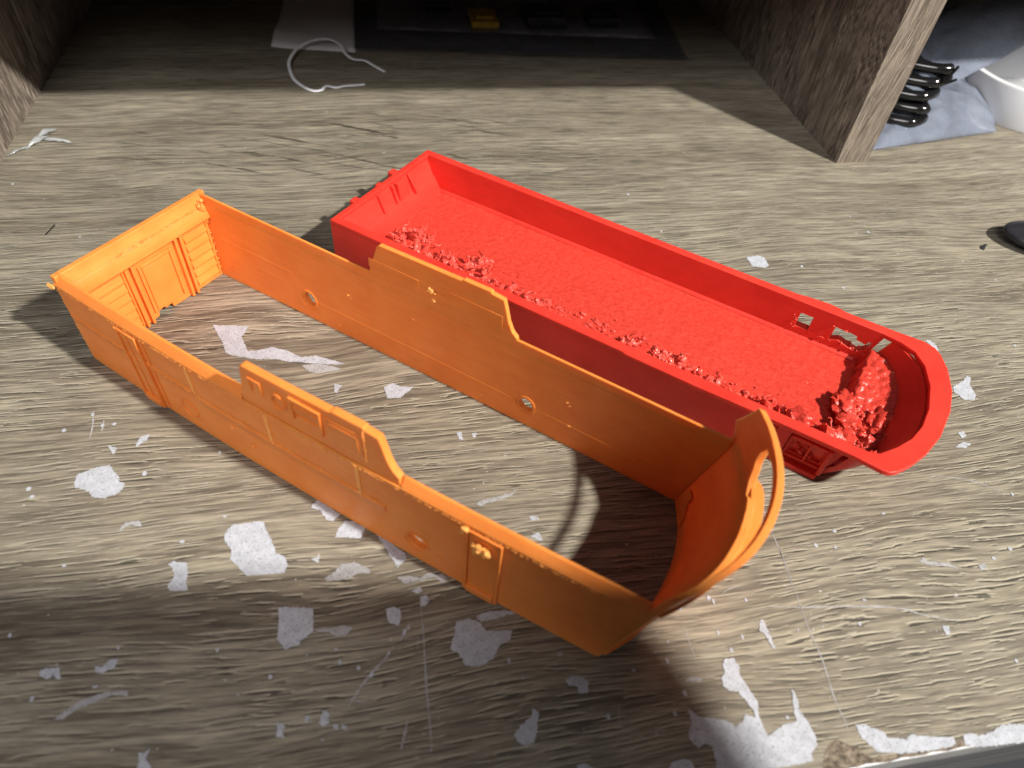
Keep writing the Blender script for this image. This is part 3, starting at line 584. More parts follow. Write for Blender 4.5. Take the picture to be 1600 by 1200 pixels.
# ------------------------------------------------------------------ paper left on the desk
DATA = {'P': {'1': ('long pale scrap with a T-shaped head and trailing tail, inside the orange shell', [(-64.0, 195.6), (-51.5, 194.2), (-53.5, 188.4), (-51.5, 183.4), (-51.0, 181.4), (-47.0, 181.4), (-42.8, 182.6), (-37.2, 180.1), (-32.7, 176.5), (-27.3, 176.7), (-17.5, 171.9), (-22.4, 172.0), (-32.7, 174.2), (-37.0, 175.0), (-41.4, 176.6), (-47.8, 177.2), (-55.9, 179.6), (-58.2, 181.3), (-59.8, 186.6)], 'paper scrap'),
 '2': ('thin faint sliver just below the tail of the T-shaped scrap inside the orange shell', [(-32.1, 172.6), (-26.2, 172.8), (-19.1, 169.8), (-20.7, 168.8), (-27.2, 168.3), (-30.4, 169.8)], 'paper scrap'),
 '3': ('small rounded white scrap in the middle of the desk framed by the orange shell', [(-4.8, 159.7), (-2.0, 161.3), (1.1, 159.1), (5.1, 158.7), (3.1, 156.7), (0.3, 154.2), (-4.0, 154.6)], 'paper scrap'),
 '4': ('tiny curled white crumb between the T-shaped scrap and the rounded scrap inside the orange shell', [(-21.3, 162.9), (-18.6, 161.9), (-19.7, 160.6), (-20.5, 158.5), (-21.3, 159.3)], 'paper scrap'),
 '5': ('small upright white chip inside the orange shell below its two round holes', [(17.5, 137.6), (19.1, 137.7), (19.3, 134.4), (18.0, 134.9)], 'paper scrap'),
 '6': ('dot-sized white chip right beside the small upright chip inside the orange shell', [(22.4, 136.7), (24.0, 136.8), (23.2, 134.9), (22.5, 135.2)], 'paper scrap'),
 '7': ('large speckled roundish scrap left of the orange shell on brightly lit wood', [(-95.6, 131.5), (-95.5, 134.4), (-92.9, 135.5), (-89.9, 136.6), (-86.9, 137.1), (-85.4, 134.3), (-83.5, 132.4), (-83.2, 130.6), (-81.5, 129.8), (-81.8, 127.6), (-83.6, 125.9), (-86.3, 125.2), (-89.7, 126.1), (-90.7, 127.9), (-92.7, 129.2), (-95.0, 129.8)], 'paper scrap'),
 '8': ('slim leaf-shaped white flake above right of the large speckled scrap', [(-80.9, 143.9), (-80.0, 146.9), (-77.5, 147.6), (-77.9, 145.4), (-79.5, 144.1), (-80.5, 142.9)], 'paper scrap'),
 '9': ('small triangular white flake just above the large speckled scrap', [(-89.2, 144.6), (-86.2, 143.3), (-86.7, 140.9)], 'paper scrap'),
 '10': ('faint arched scrap below right of the large speckled scrap', [(-80.0, 114.6), (-78.6, 116.2), (-75.2, 116.3), (-74.2, 114.1), (-76.7, 115.2), (-78.7, 114.7), (-79.6, 113.5)], 'paper scrap'),
 '11': ('hourglass-shaped grey scrap straddling the shadow edge at lower left', [(-65.4, 101.4), (-64.2, 102.2), (-60.4, 101.2), (-59.8, 98.3), (-59.8, 95.0), (-59.2, 93.1), (-63.8, 93.7), (-64.4, 94.7), (-63.2, 97.8), (-64.0, 100.2)], 'paper scrap'),
 '12': ('biggest white scrap left of the orange shell, narrow top and wide speckled foot', [(-51.6, 109.0), (-49.8, 111.6), (-43.2, 112.1), (-41.2, 111.8), (-40.0, 108.5), (-38.4, 105.3), (-36.9, 101.1), (-34.3, 99.4), (-33.7, 96.7), (-34.4, 94.9), (-38.3, 95.1), (-42.0, 95.2), (-44.5, 95.3), (-46.9, 98.5), (-49.1, 100.7), (-49.1, 103.6), (-51.0, 106.3)], 'paper scrap'),
 '13': ('pointed white scrap, uppermost of three touching the near wall of the orange shell', [(-28.1, 114.8), (-26.1, 117.3), (-24.0, 115.3), (-19.6, 111.5), (-21.7, 109.4), (-23.3, 110.1), (-25.3, 113.6)], 'paper scrap'),
 '14': ('squarish white scrap, middle one of three touching the near wall of the orange shell', [(-21.2, 104.1), (-19.9, 107.0), (-18.1, 109.2), (-16.2, 108.7), (-12.4, 106.1), (-14.1, 102.9), (-18.1, 103.7)], 'paper scrap'),
 '15': ('wedge-shaped white scrap, lowest of three along the near wall, under its round hole', [(-9.6, 103.7), (-7.4, 102.3), (-4.8, 99.4), (-1.8, 96.5), (-1.7, 94.8), (-4.1, 92.4), (-5.5, 95.5), (-6.7, 98.2)], 'paper scrap'),
 '16': ('dirty speckled scrap lying flat just above the shadow edge left of the orange shell', [(-23.8, 91.9), (-20.8, 93.6), (-19.5, 95.4), (-15.6, 95.6), (-12.1, 93.4), (-11.5, 91.9), (-14.8, 92.1), (-16.5, 91.2), (-19.9, 90.9), (-23.3, 91.1)], 'paper scrap'),
 '17': ('tiny three-cornered chip between the biggest white scrap and the dirty speckled scrap', [(-27.5, 98.1), (-25.1, 98.8), (-25.5, 96.7)], 'paper scrap'),
 '18': ('ragged horizontal scrap on the shadow edge below the wedge-shaped scrap', [(-4.2, 89.5), (-1.0, 89.6), (1.6, 88.5), (3.9, 89.7), (6.5, 89.1), (8.2, 88.8), (9.4, 87.3), (7.5, 86.3), (6.0, 88.4), (2.0, 87.8), (-2.4, 87.4)], 'paper scrap'),
 '19': ('grey five-sided scrap with a pointed foot, in the shadow below the biggest white scrap', [(-35.6, 85.2), (-26.8, 83.8), (-26.4, 77.2), (-29.6, 75.4), (-29.7, 74.4), (-33.3, 73.6), (-35.6, 76.8), (-35.3, 78.9)], 'paper scrap'),
 '20': ('thin smeared scrap running right from the five-sided grey scrap in shadow', [(-26.2, 77.9), (-22.8, 77.6), (-19.2, 78.0), (-16.7, 77.0), (-18.4, 75.3), (-20.8, 75.2), (-22.4, 76.5), (-25.6, 77.3)], 'paper scrap'),
 '21': ('small oval grey scrap between the five-sided scrap and the heart-shaped scrap in shadow', [(-7.9, 80.8), (-5.8, 81.4), (-4.1, 80.3), (-3.9, 78.0), (-4.8, 76.0), (-7.2, 77.2)], 'paper scrap'),
 '22': ('large grey heart-shaped scrap in shadow under the door of the orange shell', [(10.2, 74.8), (13.7, 75.4), (16.5, 73.9), (17.8, 71.3), (20.4, 71.0), (24.6, 70.6), (23.7, 68.2), (20.6, 66.9), (18.4, 63.9), (15.0, 62.6), (11.4, 63.3), (10.1, 66.3), (8.0, 68.2), (9.4, 71.4)], 'paper scrap'),
 '23': ('narrow grey strip above the heart-shaped scrap, pointing at the orange shell', [(15.9, 75.8), (19.0, 76.5), (26.3, 75.9), (26.2, 75.0), (20.0, 74.3), (16.5, 74.1)], 'paper scrap'),
 '24': ('small bottle-shaped crumb of paper in shadow at lower left, below the five-sided scrap', [(-34.5, 56.4), (-32.8, 55.8), (-32.6, 54.8), (-33.1, 53.8), (-32.5, 52.7), (-34.5, 53.2), (-34.2, 54.7)], 'paper scrap'),
 '25': ('twin-lobed pale crumb in shadow, largest of the three crumbs in a row', [(-24.7, 54.7), (-23.8, 57.5), (-22.3, 56.9), (-22.5, 54.4), (-23.8, 53.9)], 'paper scrap'),
 '26': ('middle crumb of the three pale crumbs in a row in shadow', [(-21.7, 53.9), (-20.4, 53.9), (-20.2, 53.2), (-20.8, 52.6)], 'paper scrap'),
 '27': ('rightmost crumb of the three pale crumbs in a row in shadow', [(-19.5, 53.6), (-18.2, 53.1), (-18.6, 52.4), (-19.3, 52.7)], 'paper scrap'),
 '28': ('tiny pointed scrap at the top end of the long scratch in shadow', [(-0.8, 85.1), (1.6, 85.9), (2.2, 84.7), (0.6, 84.2)], 'paper scrap'),
 '29': ('drop-shaped scrap on the long scratch, below the tiny pointed scrap', [(1.6, 83.1), (3.3, 83.4), (3.6, 81.5), (2.7, 80.5), (1.2, 80.5)], 'paper scrap'),
 '30': ('boot-shaped grey scrap in shadow below the front corner of the orange shell', [(36.0, 56.2), (37.5, 56.7), (40.4, 56.3), (41.7, 54.9), (40.9, 52.3), (38.6, 52.4), (38.6, 54.2), (36.3, 54.7)], 'paper scrap'),
 '31': ('pear-shaped grey scrap in shadow near the bottom, left of the boot-shaped scrap', [(20.8, 45.5), (23.1, 47.4), (25.7, 48.8), (26.4, 50.6), (27.7, 49.6), (26.5, 45.8), (25.4, 43.1), (23.4, 42.5), (21.6, 43.6)], 'paper scrap'),
 '32': ('largest torn white patch at the front edge of the desk with a tall ragged arm', [(65.0, 45.0), (67.0, 42.8), (73.2, 41.1), (75.5, 39.1), (78.0, 40.4), (78.8, 41.8), (81.1, 40.4), (81.3, 42.2), (80.0, 45.2), (79.3, 47.0), (77.0, 47.5), (75.7, 48.9), (76.1, 50.8), (77.5, 52.2), (77.6, 53.9), (78.7, 55.4), (81.3, 55.2), (81.9, 52.9), (81.4, 51.7), (81.5, 49.7), (82.1, 48.3), (82.7, 45.6), (83.1, 43.5), (82.2, 41.0), (82.4, 37.5), (82.6, 36.0), (87.8, 37.9), (91.3, 38.1), (91.5, 40.4), (93.5, 45.9), (93.8, 42.7), (93.0, 40.9), (93.9, 38.1), (94.5, 34.0), (94.0, 32.1), (91.9, 31.0), (91.4, 29.2), (87.8, 28.9), (79.6, 29.1), (66.9, 29.9), (67.9, 33.9), (67.9, 36.0), (66.2, 36.7), (64.3, 36.1), (63.1, 38.2), (63.1, 39.6), (64.6, 41.6)], 'paper scrap'),
 '33': ('long white torn strip along the front edge right of the largest patch', [(105.8, 35.2), (108.1, 34.8), (112.1, 32.6), (112.3, 31.2), (117.0, 30.2), (119.2, 31.0), (121.5, 30.2), (126.3, 29.3), (129.2, 28.9), (129.2, 27.2), (125.6, 26.9), (121.1, 26.8), (114.4, 27.3), (108.1, 28.6), (107.3, 30.2), (105.8, 32.2)], 'paper scrap'),
 '34': ('white torn strip in the front right corner of the desk, at the picture edge', [(132.2, 28.7), (134.3, 29.1), (136.3, 28.0), (140.3, 28.4), (143.9, 29.6), (152.5, 28.5), (149.5, 24.6), (142.6, 25.3), (136.0, 25.5), (131.3, 26.6)], 'paper scrap'),
 '35': ('half-seen grey scrap at the bottom edge, just left of the largest torn patch', [(57.0, 33.8), (59.2, 34.3), (61.1, 33.9), (61.9, 32.7), (62.1, 31.0), (54.8, 32.0)], 'paper scrap'),
 '36': ('half-seen grey scrap at the bottom edge below the boot-shaped scrap', [(34.6, 36.8), (36.2, 36.9), (38.2, 35.6), (37.6, 34.7), (34.2, 35.2)], 'paper scrap'),
 '37': ('thin streak of paper on bright wood right below the front corner of the orange shell', [(66.4, 51.6), (68.4, 52.3), (71.1, 51.5), (70.5, 51.0), (67.1, 51.3)], 'paper scrap'),
 '38': ('blocky grey scrap with a nibbled underside in the dark lower left corner', [(-90.9, 76.2), (-89.6, 77.0), (-86.5, 76.5), (-85.7, 73.9), (-86.8, 74.1), (-87.4, 75.1), (-88.6, 74.3), (-90.6, 75.0)], 'paper scrap'),
 '39': ('slanted two-lobed grey scrap right of the blocky scrap in the dark lower left', [(-78.6, 75.8), (-76.7, 75.3), (-75.2, 77.1), (-73.3, 76.8), (-73.7, 74.9), (-76.4, 73.9), (-77.9, 74.3)], 'paper scrap'),
 '40': ('spool-shaped grey scrap cut by the bottom edge at lower left', [(-64.8, 54.4), (-63.5, 53.9), (-62.3, 54.9), (-63.0, 52.8), (-61.5, 51.0), (-61.5, 50.0), (-64.7, 50.4), (-64.3, 52.4)], 'paper scrap'),
 '41': ('faint slanting smear of paper below the two-lobed scrap at lower left', [(-85.1, 64.2), (-83.1, 65.8), (-80.1, 67.9), (-76.0, 68.8), (-73.2, 68.9), (-69.6, 68.8), (-69.4, 67.5), (-73.1, 68.2), (-76.4, 67.2), (-80.4, 66.1), (-82.8, 64.3)], 'paper scrap'),
 '42': ('white wing-shaped scrap right of the rounded bow of the red shell', [(200.8, 138.3), (206.8, 140.8), (209.7, 143.1), (210.8, 142.0), (207.9, 138.5), (207.2, 133.5), (205.1, 131.6), (201.4, 132.0), (199.7, 136.2)], 'paper scrap'),
 '43': ('upper of two small white flecks below the wing-shaped scrap at right', [(189.6, 118.3), (192.1, 118.7), (191.9, 116.6), (189.5, 115.8)], 'paper scrap'),
 '44': ('lower of two small white flecks below the wing-shaped scrap at right', [(184.9, 112.6), (189.0, 114.2), (191.2, 113.2), (188.7, 111.8)], 'paper scrap'),
 '45': ('small bluish white scrap on bare wood behind the red shell', [(151.9, 218.2), (157.9, 219.1), (159.9, 217.6), (159.7, 212.1), (157.3, 210.7), (152.0, 212.2)], 'paper scrap'),
 '46': ('white splinter-shaped sliver right of the orange shell front, pointing down', [(92.4, 64.0), (93.4, 64.2), (93.6, 61.1), (93.5, 56.2), (92.7, 56.5), (92.2, 60.1), (91.1, 61.5)], 'paper scrap'),
 '47': ('wispy white streak on the bright wood below the red shell at right', [(147.6, 74.6), (149.9, 75.6), (150.6, 74.2), (156.7, 72.9), (159.3, 70.2), (156.5, 71.6), (150.0, 73.3)], 'paper scrap'),
 '48': ('slanting white streak inside the orange shell behind its near wall', [(20.0, 110.2), (22.6, 111.3), (26.5, 111.7), (30.6, 112.3), (33.3, 114.0), (31.5, 111.9), (27.3, 110.5), (23.4, 110.1), (21.3, 109.2)], 'paper scrap'),
 '49': ('small white tuft inside the orange shell beside the shadow of its bow', [(35.3, 104.2), (37.8, 103.6), (38.2, 102.7), (35.7, 102.5)], 'paper scrap'),
 '50': ('white flake under the near wall rim, inside the orange shell by the bow shadow', [(34.5, 97.5), (37.3, 98.5), (37.7, 95.6), (36.4, 96.0)], 'paper scrap'),
 '51': ('small faint flake on bright wood at the far right, near the front strip', [(143.3, 55.6), (145.2, 55.1), (144.6, 53.4), (142.9, 52.7)], 'paper scrap'),
 '52': ('pale smudge of paper on bright wood right of the wispy streak', [(165.4, 71.2), (167.7, 71.5), (167.5, 69.7), (165.2, 69.4)], 'paper scrap'),
 '53': ('white flake touching the outside of the red shell bow at its far corner', [(204.0, 162.8), (205.9, 162.2), (207.0, 160.3), (206.5, 156.5), (205.4, 157.0), (204.7, 160.2)], 'paper scrap')}, 'tie': [(-5.3, 380.1), (-10.4, 379.2), (-16.4, 378.4), (-20.6, 376.6), (-25.7, 378.6), (-28.1, 374.0), (-32.3, 373.2), (-37.4, 377.9), (-42.7, 386.3), (-45.2, 396.9), (-45.8, 404.8), (-43.6, 412.9), (-39.5, 420.2), (-33.3, 424.4), (-26.1, 425.9), (-20.6, 423.3), (-16.5, 418.0), (-15.2, 411.7), (-10.9, 405.5), (-4.6, 405.5), (0.6, 400.4), (6.1, 394.3)], 'bits': [(-96.1, 157.7), (-92.2, 152.7), (-88.8, 153.0), (-103.1, 152.0), (-76.5, 132.7), (-106.0, 128.1), (-55.7, 138.0), (-52.0, 114.8), (-62.6, 108.1), (-92.1, 104.6), (-107.6, 131.0), (-100.3, 86.6), (-73.8, 79.7), (-91.0, 69.9), (-77.4, 70.8), (-49.9, 75.9), (-20.8, 71.9), (-19.8, 68.5), (-27.5, 56.1), (-36.6, 67.3), (-15.3, 66.4), (-12.2, 64.2), (-7.6, 69.2), (-3.3, 74.0), (22.5, 62.9), (63.4, 57.1), (71.5, 70.5), (80.5, 72.1), (90.8, 70.2), (81.4, 57.4), (79.5, 62.4), (85.8, 60.4), (65.3, 48.6), (44.5, 46.1), (53.9, 56.0), (61.3, 44.3), (81.5, 71.0), (35.9, 62.7), (120.0, 59.3), (158.4, 43.7), (89.3, 39.3), (124.9, 65.6), (126.8, 87.5), (145.5, 91.3), (178.9, 74.8), (171.7, 72.5), (192.7, 92.7), (118.8, 83.6), (124.5, 82.3), (112.9, 268.5), (174.2, 210.4), (214.7, 244.0), (217.7, 231.9), (186.0, 195.3), (239.9, 156.1), (223.3, 215.6), (250.9, 207.8), (258.3, 194.5), (-155.9, 292.1), (-120.6, 252.3)], 'scr': [([(1.6, 86.4), (1.4, 80.0), (1.5, 73.4), (1.3, 66.3), (1.1, 59.2), (1.2, 51.7), (1.2, 44.9)], 0.22), ([(-6.3, 70.7), (-8.1, 68.4), (-11.0, 65.6), (-14.6, 62.0), (-17.0, 58.8), (-18.0, 57.2)], 0.3), ([(-3.9, 52.8), (-4.8, 49.7), (-6.0, 46.0)], 0.25), ([(0.2, 73.1), (-0.3, 69.0)], 0.12), ([(-1.5, 76.4), (-3.3, 74.0), (-4.7, 71.7)], 0.4), ([(-16.8, 59.1), (-15.5, 58.5), (-14.0, 57.8)], 0.15), ([(47.8, 48.6), (47.2, 45.7), (46.7, 43.1)], 0.12), ([(70.9, 66.0), (70.9, 62.0), (71.0, 56.1)], 0.13), ([(106.7, 75.4), (105.7, 66.8), (105.1, 60.4), (105.0, 52.5), (104.4, 47.6), (103.5, 41.3), (103.7, 36.6), (103.1, 33.7)], 0.2), ([(107.3, 85.6), (106.8, 81.0), (106.5, 76.9), (105.7, 72.1)], 0.13), ([(107.9, 98.9), (107.3, 92.7), (107.1, 85.1), (106.7, 77.4), (106.2, 72.0)], 0.16), ([(84.0, 72.5), (87.5, 74.0), (91.5, 74.4)], 0.16), ([(-96.0, 158.3), (-95.1, 153.0), (-94.9, 148.0)], 0.3), ([(-92.2, 155.0), (-92.0, 152.7), (-92.0, 150.5)], 0.3), ([(168.5, 103.0), (176.2, 101.2), (183.0, 98.8), (187.5, 95.7), (189.8, 92.4)], 0.15), ([(96.4, 67.6), (105.4, 66.1), (119.3, 64.5), (133.0, 62.2), (141.0, 58.7), (149.0, 56.2)], 0.28)]}
prr = random.Random(11)
for k, (label, pts, cat) in DATA['P'].items():
    cx = sum(p[0] for p in pts) / len(pts); cy = sum(p[1] for p in pts) / len(pts)
    span = max(max(p[0] for p in pts) - min(p[0] for p in pts), max(p[1] for p in pts) - min(p[1] for p in pts))
    loop = rag([(p[0] - cx, p[1] - cy) for p in pts], .42 if span > 5 else .3, .20 if span > 5 else .08, prr)
    dirty = int(k) in (2, 10, 16, 18, 20, 37, 41, 47, 48, 52)
    lift = prr.uniform(.1, .5) if span > 6 else .12; sd_ = prr.uniform(0, 99)
    o = link('paper_scrap', plate(loop, [], .10, lambda u, v, w_: Vector((u, v, w_ + max(0, noise.noise((u * .22, v * .22, sd_))) * lift)), [-8, -4, 0, 4, 8], [-8, -4, 0, 4, 8]), M['paper_dirty' if dirty else 'paper'])
    o.location = (cx * S, cy * S, .02 * S); tag(o, label, cat, 'torn paper scraps stuck to the desk')
b = bmesh.new()
for x, y in DATA['bits']:
    lp = rag(circle(x, y, prr.uniform(.35, .75), 6, prr.uniform(.35, .9)), .4, .18, prr); plate(lp, [], .12, lambda u, v, w_: Vector((u, v, w_ + .03)), bm=b)
for i in range(170):
    x = prr.uniform(-100, 330) if i % 3 else prr.uniform(-60, 110); y = prr.uniform(30, 120) if i % 3 == 0 else prr.uniform(30, 300)
    lp = rag(circle(x, y, prr.uniform(.10, .34), 5, prr.uniform(.10, .34)), .3, .08, prr); plate(lp, [], .12, lambda u, v, w_: Vector((u, v, w_ + .03)), bm=b)
tag(link('paper_crumbs', b, M['paper']), 'tiny white paper crumbs scattered over the desk', 'paper crumbs', kind='stuff')
def streak(path, wd):
    pts = smooth_path([(p[0], p[1], 0) for p in path], 8); L_, R_ = [], []
    for i, p in enumerate(pts):
        d = (pts[min(i + 1, len(pts) - 1)] - pts[max(i - 1, 0)]).normalized(); q = wd * (.35 + .9 * prr.random()) * (.2 + .8 * math.sin(math.pi * min(.98, max(.02, i / len(pts)))))
        L_.append((p.x - d.y * q, p.y + d.x * q)); R_.append((p.x + d.y * q, p.y - d.x * q))
    return L_ + R_[::-1]
b = bmesh.new()
for path, wd in DATA['scr']: plate(streak(path, wd), [], .05, lambda u, v, w_: Vector((u, v, w_ + .02)), bm=b)
tag(link('scratches', b, M['paper_dirty']), 'thin pale scratches across the desk surface', 'scratches', kind='stuff')

# ------------------------------------------------------------------ small things around
zt = [.8, .8, .8, .9, .8, .9, .8, .8, 1.2, 2, 3, 4.5, 6, 7, 7.5, 7, 6, 5, 4, 3, 2, 1.4]
tp_ = smooth_path([(x, y, z * .8) for (x, y), z in zip(DATA['tie'], zt)], 5)
b = bmesh.new(); x0, y0 = DATA['tie'][0]; tube(b, [Vector((p.x - x0, p.y - y0, p.z)) for p in tp_], .95, 8, .45)
o = link('twist_tie', b, M['tie']); o.location = (x0 * S, y0 * S, .02 * S); tag(o, 'bent white twist tie lying at the mouth of the shelf compartment', 'twist tie')
def sheet(name, q, zf, mat, label, cat, n=18, parent=None, th=.15):
    """a thin sheet over the quad q (four corners, millimetres) with height zf(u, v)"""
    b = bmesh.new(); c = [Vector((p[0], p[1], 0)) for p in q]; o0 = c[0].copy()
    def P(u, v): return c[0] * (1 - u) * (1 - v) + c[1] * u * (1 - v) + c[2] * u * v + c[3] * (1 - u) * v - o0
    T = [[b.verts.new(P(i / n, j / n) + Vector((0, 0, zf(i / n, j / n)))) for j in range(n + 1)] for i in range(n + 1)]
    for i in range(n):
        for j in range(n): b.faces.new((T[i][j], T[i + 1][j], T[i + 1][j + 1], T[i][j + 1]))
    o = link(name, b, M[mat], parent, sharp=180, fix=False); sd = o.modifiers.new('thickness', 'SOLIDIFY'); sd.thickness = th * S; sd.offset = 0
    if not parent: o.location = (o0.x * S, o0.y * S, 0)
    return tag(o, label, cat)
sheet('paper_sheet', [(-57, 427), (-9.5, 421), (-8, 560), (-50, 560)], lambda u, v: .4 + 2.2 * max(0, .16 - abs(v - .12) - .2 * u) * 8, 'sheet', 'white sheet of paper lying in the dark shelf compartment behind the twist tie', 'paper sheet')
zb = lambda u, v: 2.2 + 3.2 * math.sin(math.pi * min(1, max(0, v))) * (.6 + .4 * math.sin(math.pi * u)) + .7 * noise.noise((u * 5, v * 4, 2)) + (1.2 if v < .03 else 0)
sheet('plastic_bag', [(-10, 419), (190, 405), (205, 580), (-8, 580)], zb, 'grey_film', 'dark glossy plastic bag of parts lying in the shelf compartment', 'plastic bag', 30)
sheet('instruction_card', [(4, 453), (180, 440), (186, 560), (8, 560)], lambda u, v: .8 + .4 * noise.noise((u * 4, v * 3, 5)), 'sheet', 'pale printed card inside the dark plastic bag', 'card')
b = bmesh.new()
for i in range(46):
    x = rnd.uniform(0, 24); y = rnd.uniform(0, 60); box(b, x, x + rnd.uniform(1.2, 3.5), y, y + rnd.uniform(.5, .9), 0, .05)
prt = tag(link('printed_text', b, M['dark'], bpy.data.objects['instruction_card']), None, None, kind='stuff'); prt.location = (.138, .004, .0016)
for (x, y, a, c_, h), lab, mt in (((62, 447, 17, 22, 6), 'yellow plastic part in the dark bag under the shelf', 'yellow'), ((98, 452, 26, 24, 7), 'larger black chip-shaped part in the dark bag, right of the yellow part', 'dark'), ((139, 455, 20, 18, 6), 'smaller black chip-shaped part in the dark bag, farthest right', 'dark'), ((36, 478, 16, 12, 5), 'small dark block in the dark bag left of the yellow part', 'dark')):
    b = bmesh.new(); box(b, 0, a, 0, c_, 0, h); box(b, a * .18, a * .82, c_ * .2, c_ * .8, h + .02, h + 1.6)
    for k in range(5): box(b, a * (.1 + .17 * k), a * (.1 + .17 * k) + 1.1, -1.6, -.02, .4, h * .5)
    o = link('electronic_part', b, M[mt], bevel=.4); o.location = (x * S, y * S, 1.4 * S); tag(o, lab, 'small part')
# right of the shelf panel
path = []
for k in range(5):
    for i in range(24):
        a = 2 * math.pi * i / 24; z = 3.4 + 6.3 * (k + i / 24); q = Vector((math.cos(a) * 23, math.sin(a) * 8, 0)); th = math.radians(-50 + 2 * k)
        path.append((272 - 250 + q.x * math.cos(th) - q.y * math.sin(th) + [0, 4, 1.5, 5.5, 10][k], 331 - 300 + q.x * math.sin(th) + q.y * math.cos(th) + 1.5 * k, z))
b = bmesh.new(); tube(b, smooth_path(path, 2), 2.75, 12); o = link('cable_coil', b, M['black']); o.location = (.250, .300, 0); tag(o, 'coil of thick black cable beside the right shelf panel', 'cable')
b = bmesh.new(); tube(b, [(0, 0, 0), (1.5, 1, 3), (4, 2, 6), (6, 3.5, 7)], .8, 6); tube(b, [(.2, 0, 0), (3.4, -.6, 1.4), (6, .4, 1.6)], .8, 6); o = link('cable_tie', b, M['black']); o.location = (.292, .314, .030); tag(o, 'short black tie knotted at the right end of the cable coil', 'cable tie')
zc = lambda u, v: 1.0 + 15 * (max(0, math.sin(math.pi * u)) ** .6) * (max(0, math.sin(math.pi * min(1, v * 1.05))) ** .6) + 2.4 * noise.noise((u * 3.2 + v, v * 6, 3)) * min(1, 8 * v) + (1.4 * noise.noise((u * 9, v * 8, 6)) + 1.6 * (1 - min(1, 4 * abs(noise.noise((u * 3 + v * 2, v * 5, 4)))))) * min(1, 8 * v)
sheet('plastic_pouch', [(257, 300), (344, 316), (392, 392), (262, 400)], zc, 'blue_film', 'bluish translucent plastic pouch lying under the black cable coil', 'plastic pouch', 60)
zd = lambda u, v: 13 + 34 * u + 13 * math.sin(math.pi * v) ** .8 + 2.2 * noise.noise((u * 5, v * 5, 8))
sheet('plastic_sleeve', [(318, 342), (425, 374), (420, 425), (292, 400)], zd, 'blue_film', 'folded grey plastic sleeve slanting up behind the black cable coil', 'plastic sleeve', 30)
b = bmesh.new(); blob(b, (0, 0, 22), 34, 4, .35, (1.5, .8, .75)); o = link('dark_pouch', b, M['navy'], sharp=180); o.location = (.330, .455, 0); tag(o, 'dark navy soft pouch behind the plastic sleeve at top right', 'pouch')
b = bmesh.new(); box(b, 0, 42, 0, 17, 0, 9); o = link('dark_block', b, M['navy'], bevel=2); o.location = (.283, .345, .006); o.rotation_euler = (.1, 0, .45); tag(o, 'dark block showing through the bluish pouch at right', 'block')
b = bmesh.new(); prof = [(26, 0), (42, 0), (42.4, 1), (42.4, 20), (42, 21), (38, 21), (37, 20), (27, 4), (26, 3.5)]; n = 56; R_ = []
for i in range(n):
    a = 2 * math.pi * i / n; R_.append([b.verts.new((r * math.cos(a), r * math.sin(a), z)) for r, z in prof])
for i in range(n):
    p, q = R_[i], R_[(i + 1) % n]
    for k in range(len(prof)): b.faces.new((p[k], q[k], q[(k + 1) % len(prof)], p[(k + 1) % len(prof)]))
o = link('tape_roll', b, M['white_plastic'], sharp=30); o.location = (.3850, .3500, .0001); tag(o, 'white roll cut by the right edge of the picture', 'roll')
b = bmesh.new(); blob(b, (0, 0, 5.0), 1, 4, .04, (27, 13, 5.0)); o = link('tool_handle', b, M['dark'], sharp=180); o.location = (.3035, .2115, 0); o.rotation_euler = (0, 0, math.radians(-24)); tag(o, 'dark rounded tool end poking in at the right edge', 'tool')
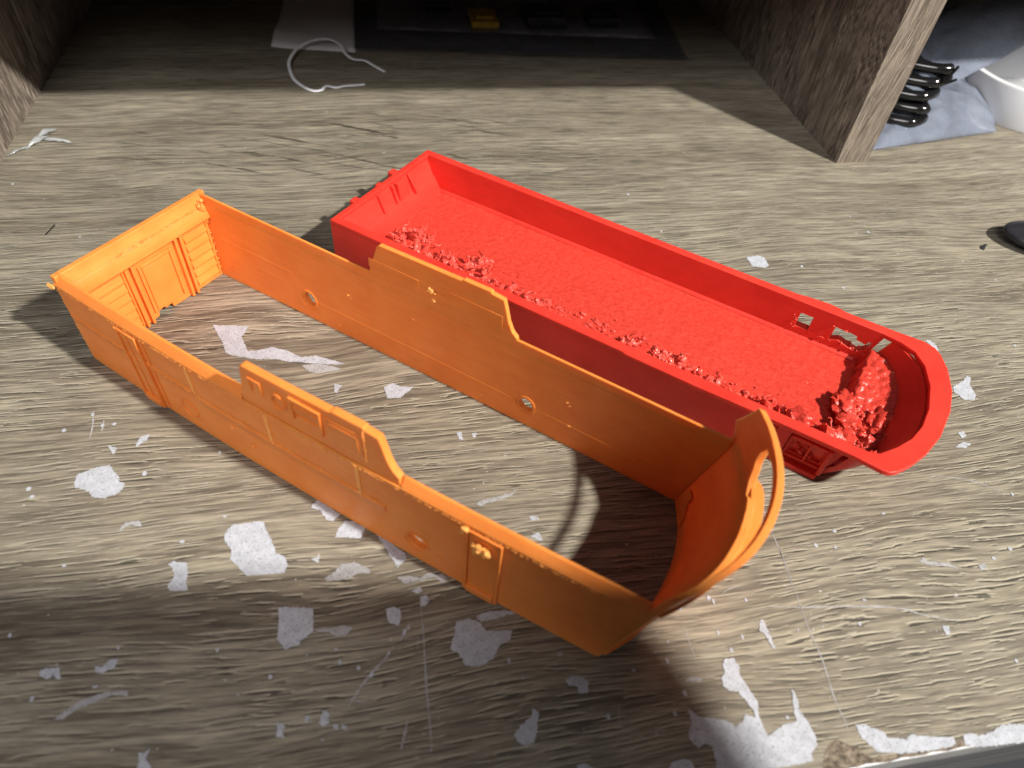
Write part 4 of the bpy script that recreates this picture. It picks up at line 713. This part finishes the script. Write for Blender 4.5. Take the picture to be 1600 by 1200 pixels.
# crumpled clear film by the left panel
b = bmesh.new()
for (xa, ya), (xb, yb), wd, h in (((-164, 314), (-157, 322), 0.7, 1.0), ((-158, 320), (-151, 331), 1.4, 2.6), ((-153, 328), (-140, 325), 1.0, 1.4), ((-156, 326), (-149, 337), .7, 3.0)):
    p = Vector((xa, ya, 0)); q = Vector((xb, yb, 0)); d = (q - p).normalized(); nn = Vector((-d.y, d.x, 0)); row = []
    for i in range(9):
        f = i / 8; c = p.lerp(q, f); row.append([b.verts.new(c + nn * wd * (kx - 1) * math.sin(math.pi * (.12 + .8 * f)) + Vector((0, 0, .4 + h * math.sin(math.pi * f) * (1.0 if kx == 1 else .35) + rnd.uniform(-.3, .5)))) for kx in range(3)])
    for r0, r1 in zip(row, row[1:]):
        for kx in range(2): b.faces.new((r0[kx], r0[kx + 1], r1[kx + 1], r1[kx]))
for v in b.verts: v.co -= Vector((-155, 325, 0))
o = link('film_scrap', b, M['clear'], sharp=20, fix=False); o.location = (-.155, .325, 0); sd = o.modifiers.new('thickness', 'SOLIDIFY'); sd.thickness = .1 * S; tag(o, 'crumpled clear plastic scrap against the left shelf panel', 'plastic scrap')
b = bmesh.new(); tube(b, smooth_path([(-1.2, -3.2, .3), (0, 0, .5), (.6, 3.4, .3)], 5), .22, 6); o = link('bristle', b, M['black']); o.location = (-.1324, .2574, 0); tag(o, 'short black bristle on the desk left of the orange shell', 'bristle')
b = bmesh.new(); lp = rag([(0, 0), (1.4, 1.8), (3.0, 2.2), (4.4, 2.9), (5.4, 2.0), (3.4, 1.2), (2.0, -.6), (.8, -1.4)], .6, .15)
o = link('dark_flake', plate(lp, [], .3, ident), M['dark']); o.location = (.2655, .216, .00002); tag(o, 'small dark flake on the desk left of the dark tool end', 'flake')

# ------------------------------------------------------------------ unseen phone behind the camera, lengthened to shape the shadow over the desk front
ph = empty('stretched_phone', (0, 0, 0), 0, 'black phone out of view behind the camera, lengthened to cast the front shadow', 'phone')
pm = Matrix(((rt.x, up.x, -fw.x, 0), (rt.y, up.y, -fw.y, 0), (rt.z, up.z, -fw.z, 180 * S), (0, 0, 0, 1)))
ph.matrix_world = pm
out = []
for cx, cy, a0 in ((192, -17, 0), (-2, -17, 90), (-2, -90, 180), (192, -90, 270)):
    for i in range(7): a = math.radians(a0 + 15 * i); out.append((cx + 20 * math.cos(a), cy + 20 * math.sin(a)))
body = link('phone_body', plate(out, [], 8, lambda u, v, w_: Vector((u, v, w_ + 2.5))), M['dark'], ph, bevel=.8)
b = bmesh.new(); tube(b, [(0, 0, 2.3), (0, 0, 2.49)], 4.2, 20); link('lens_ring', b, M['black'], body)
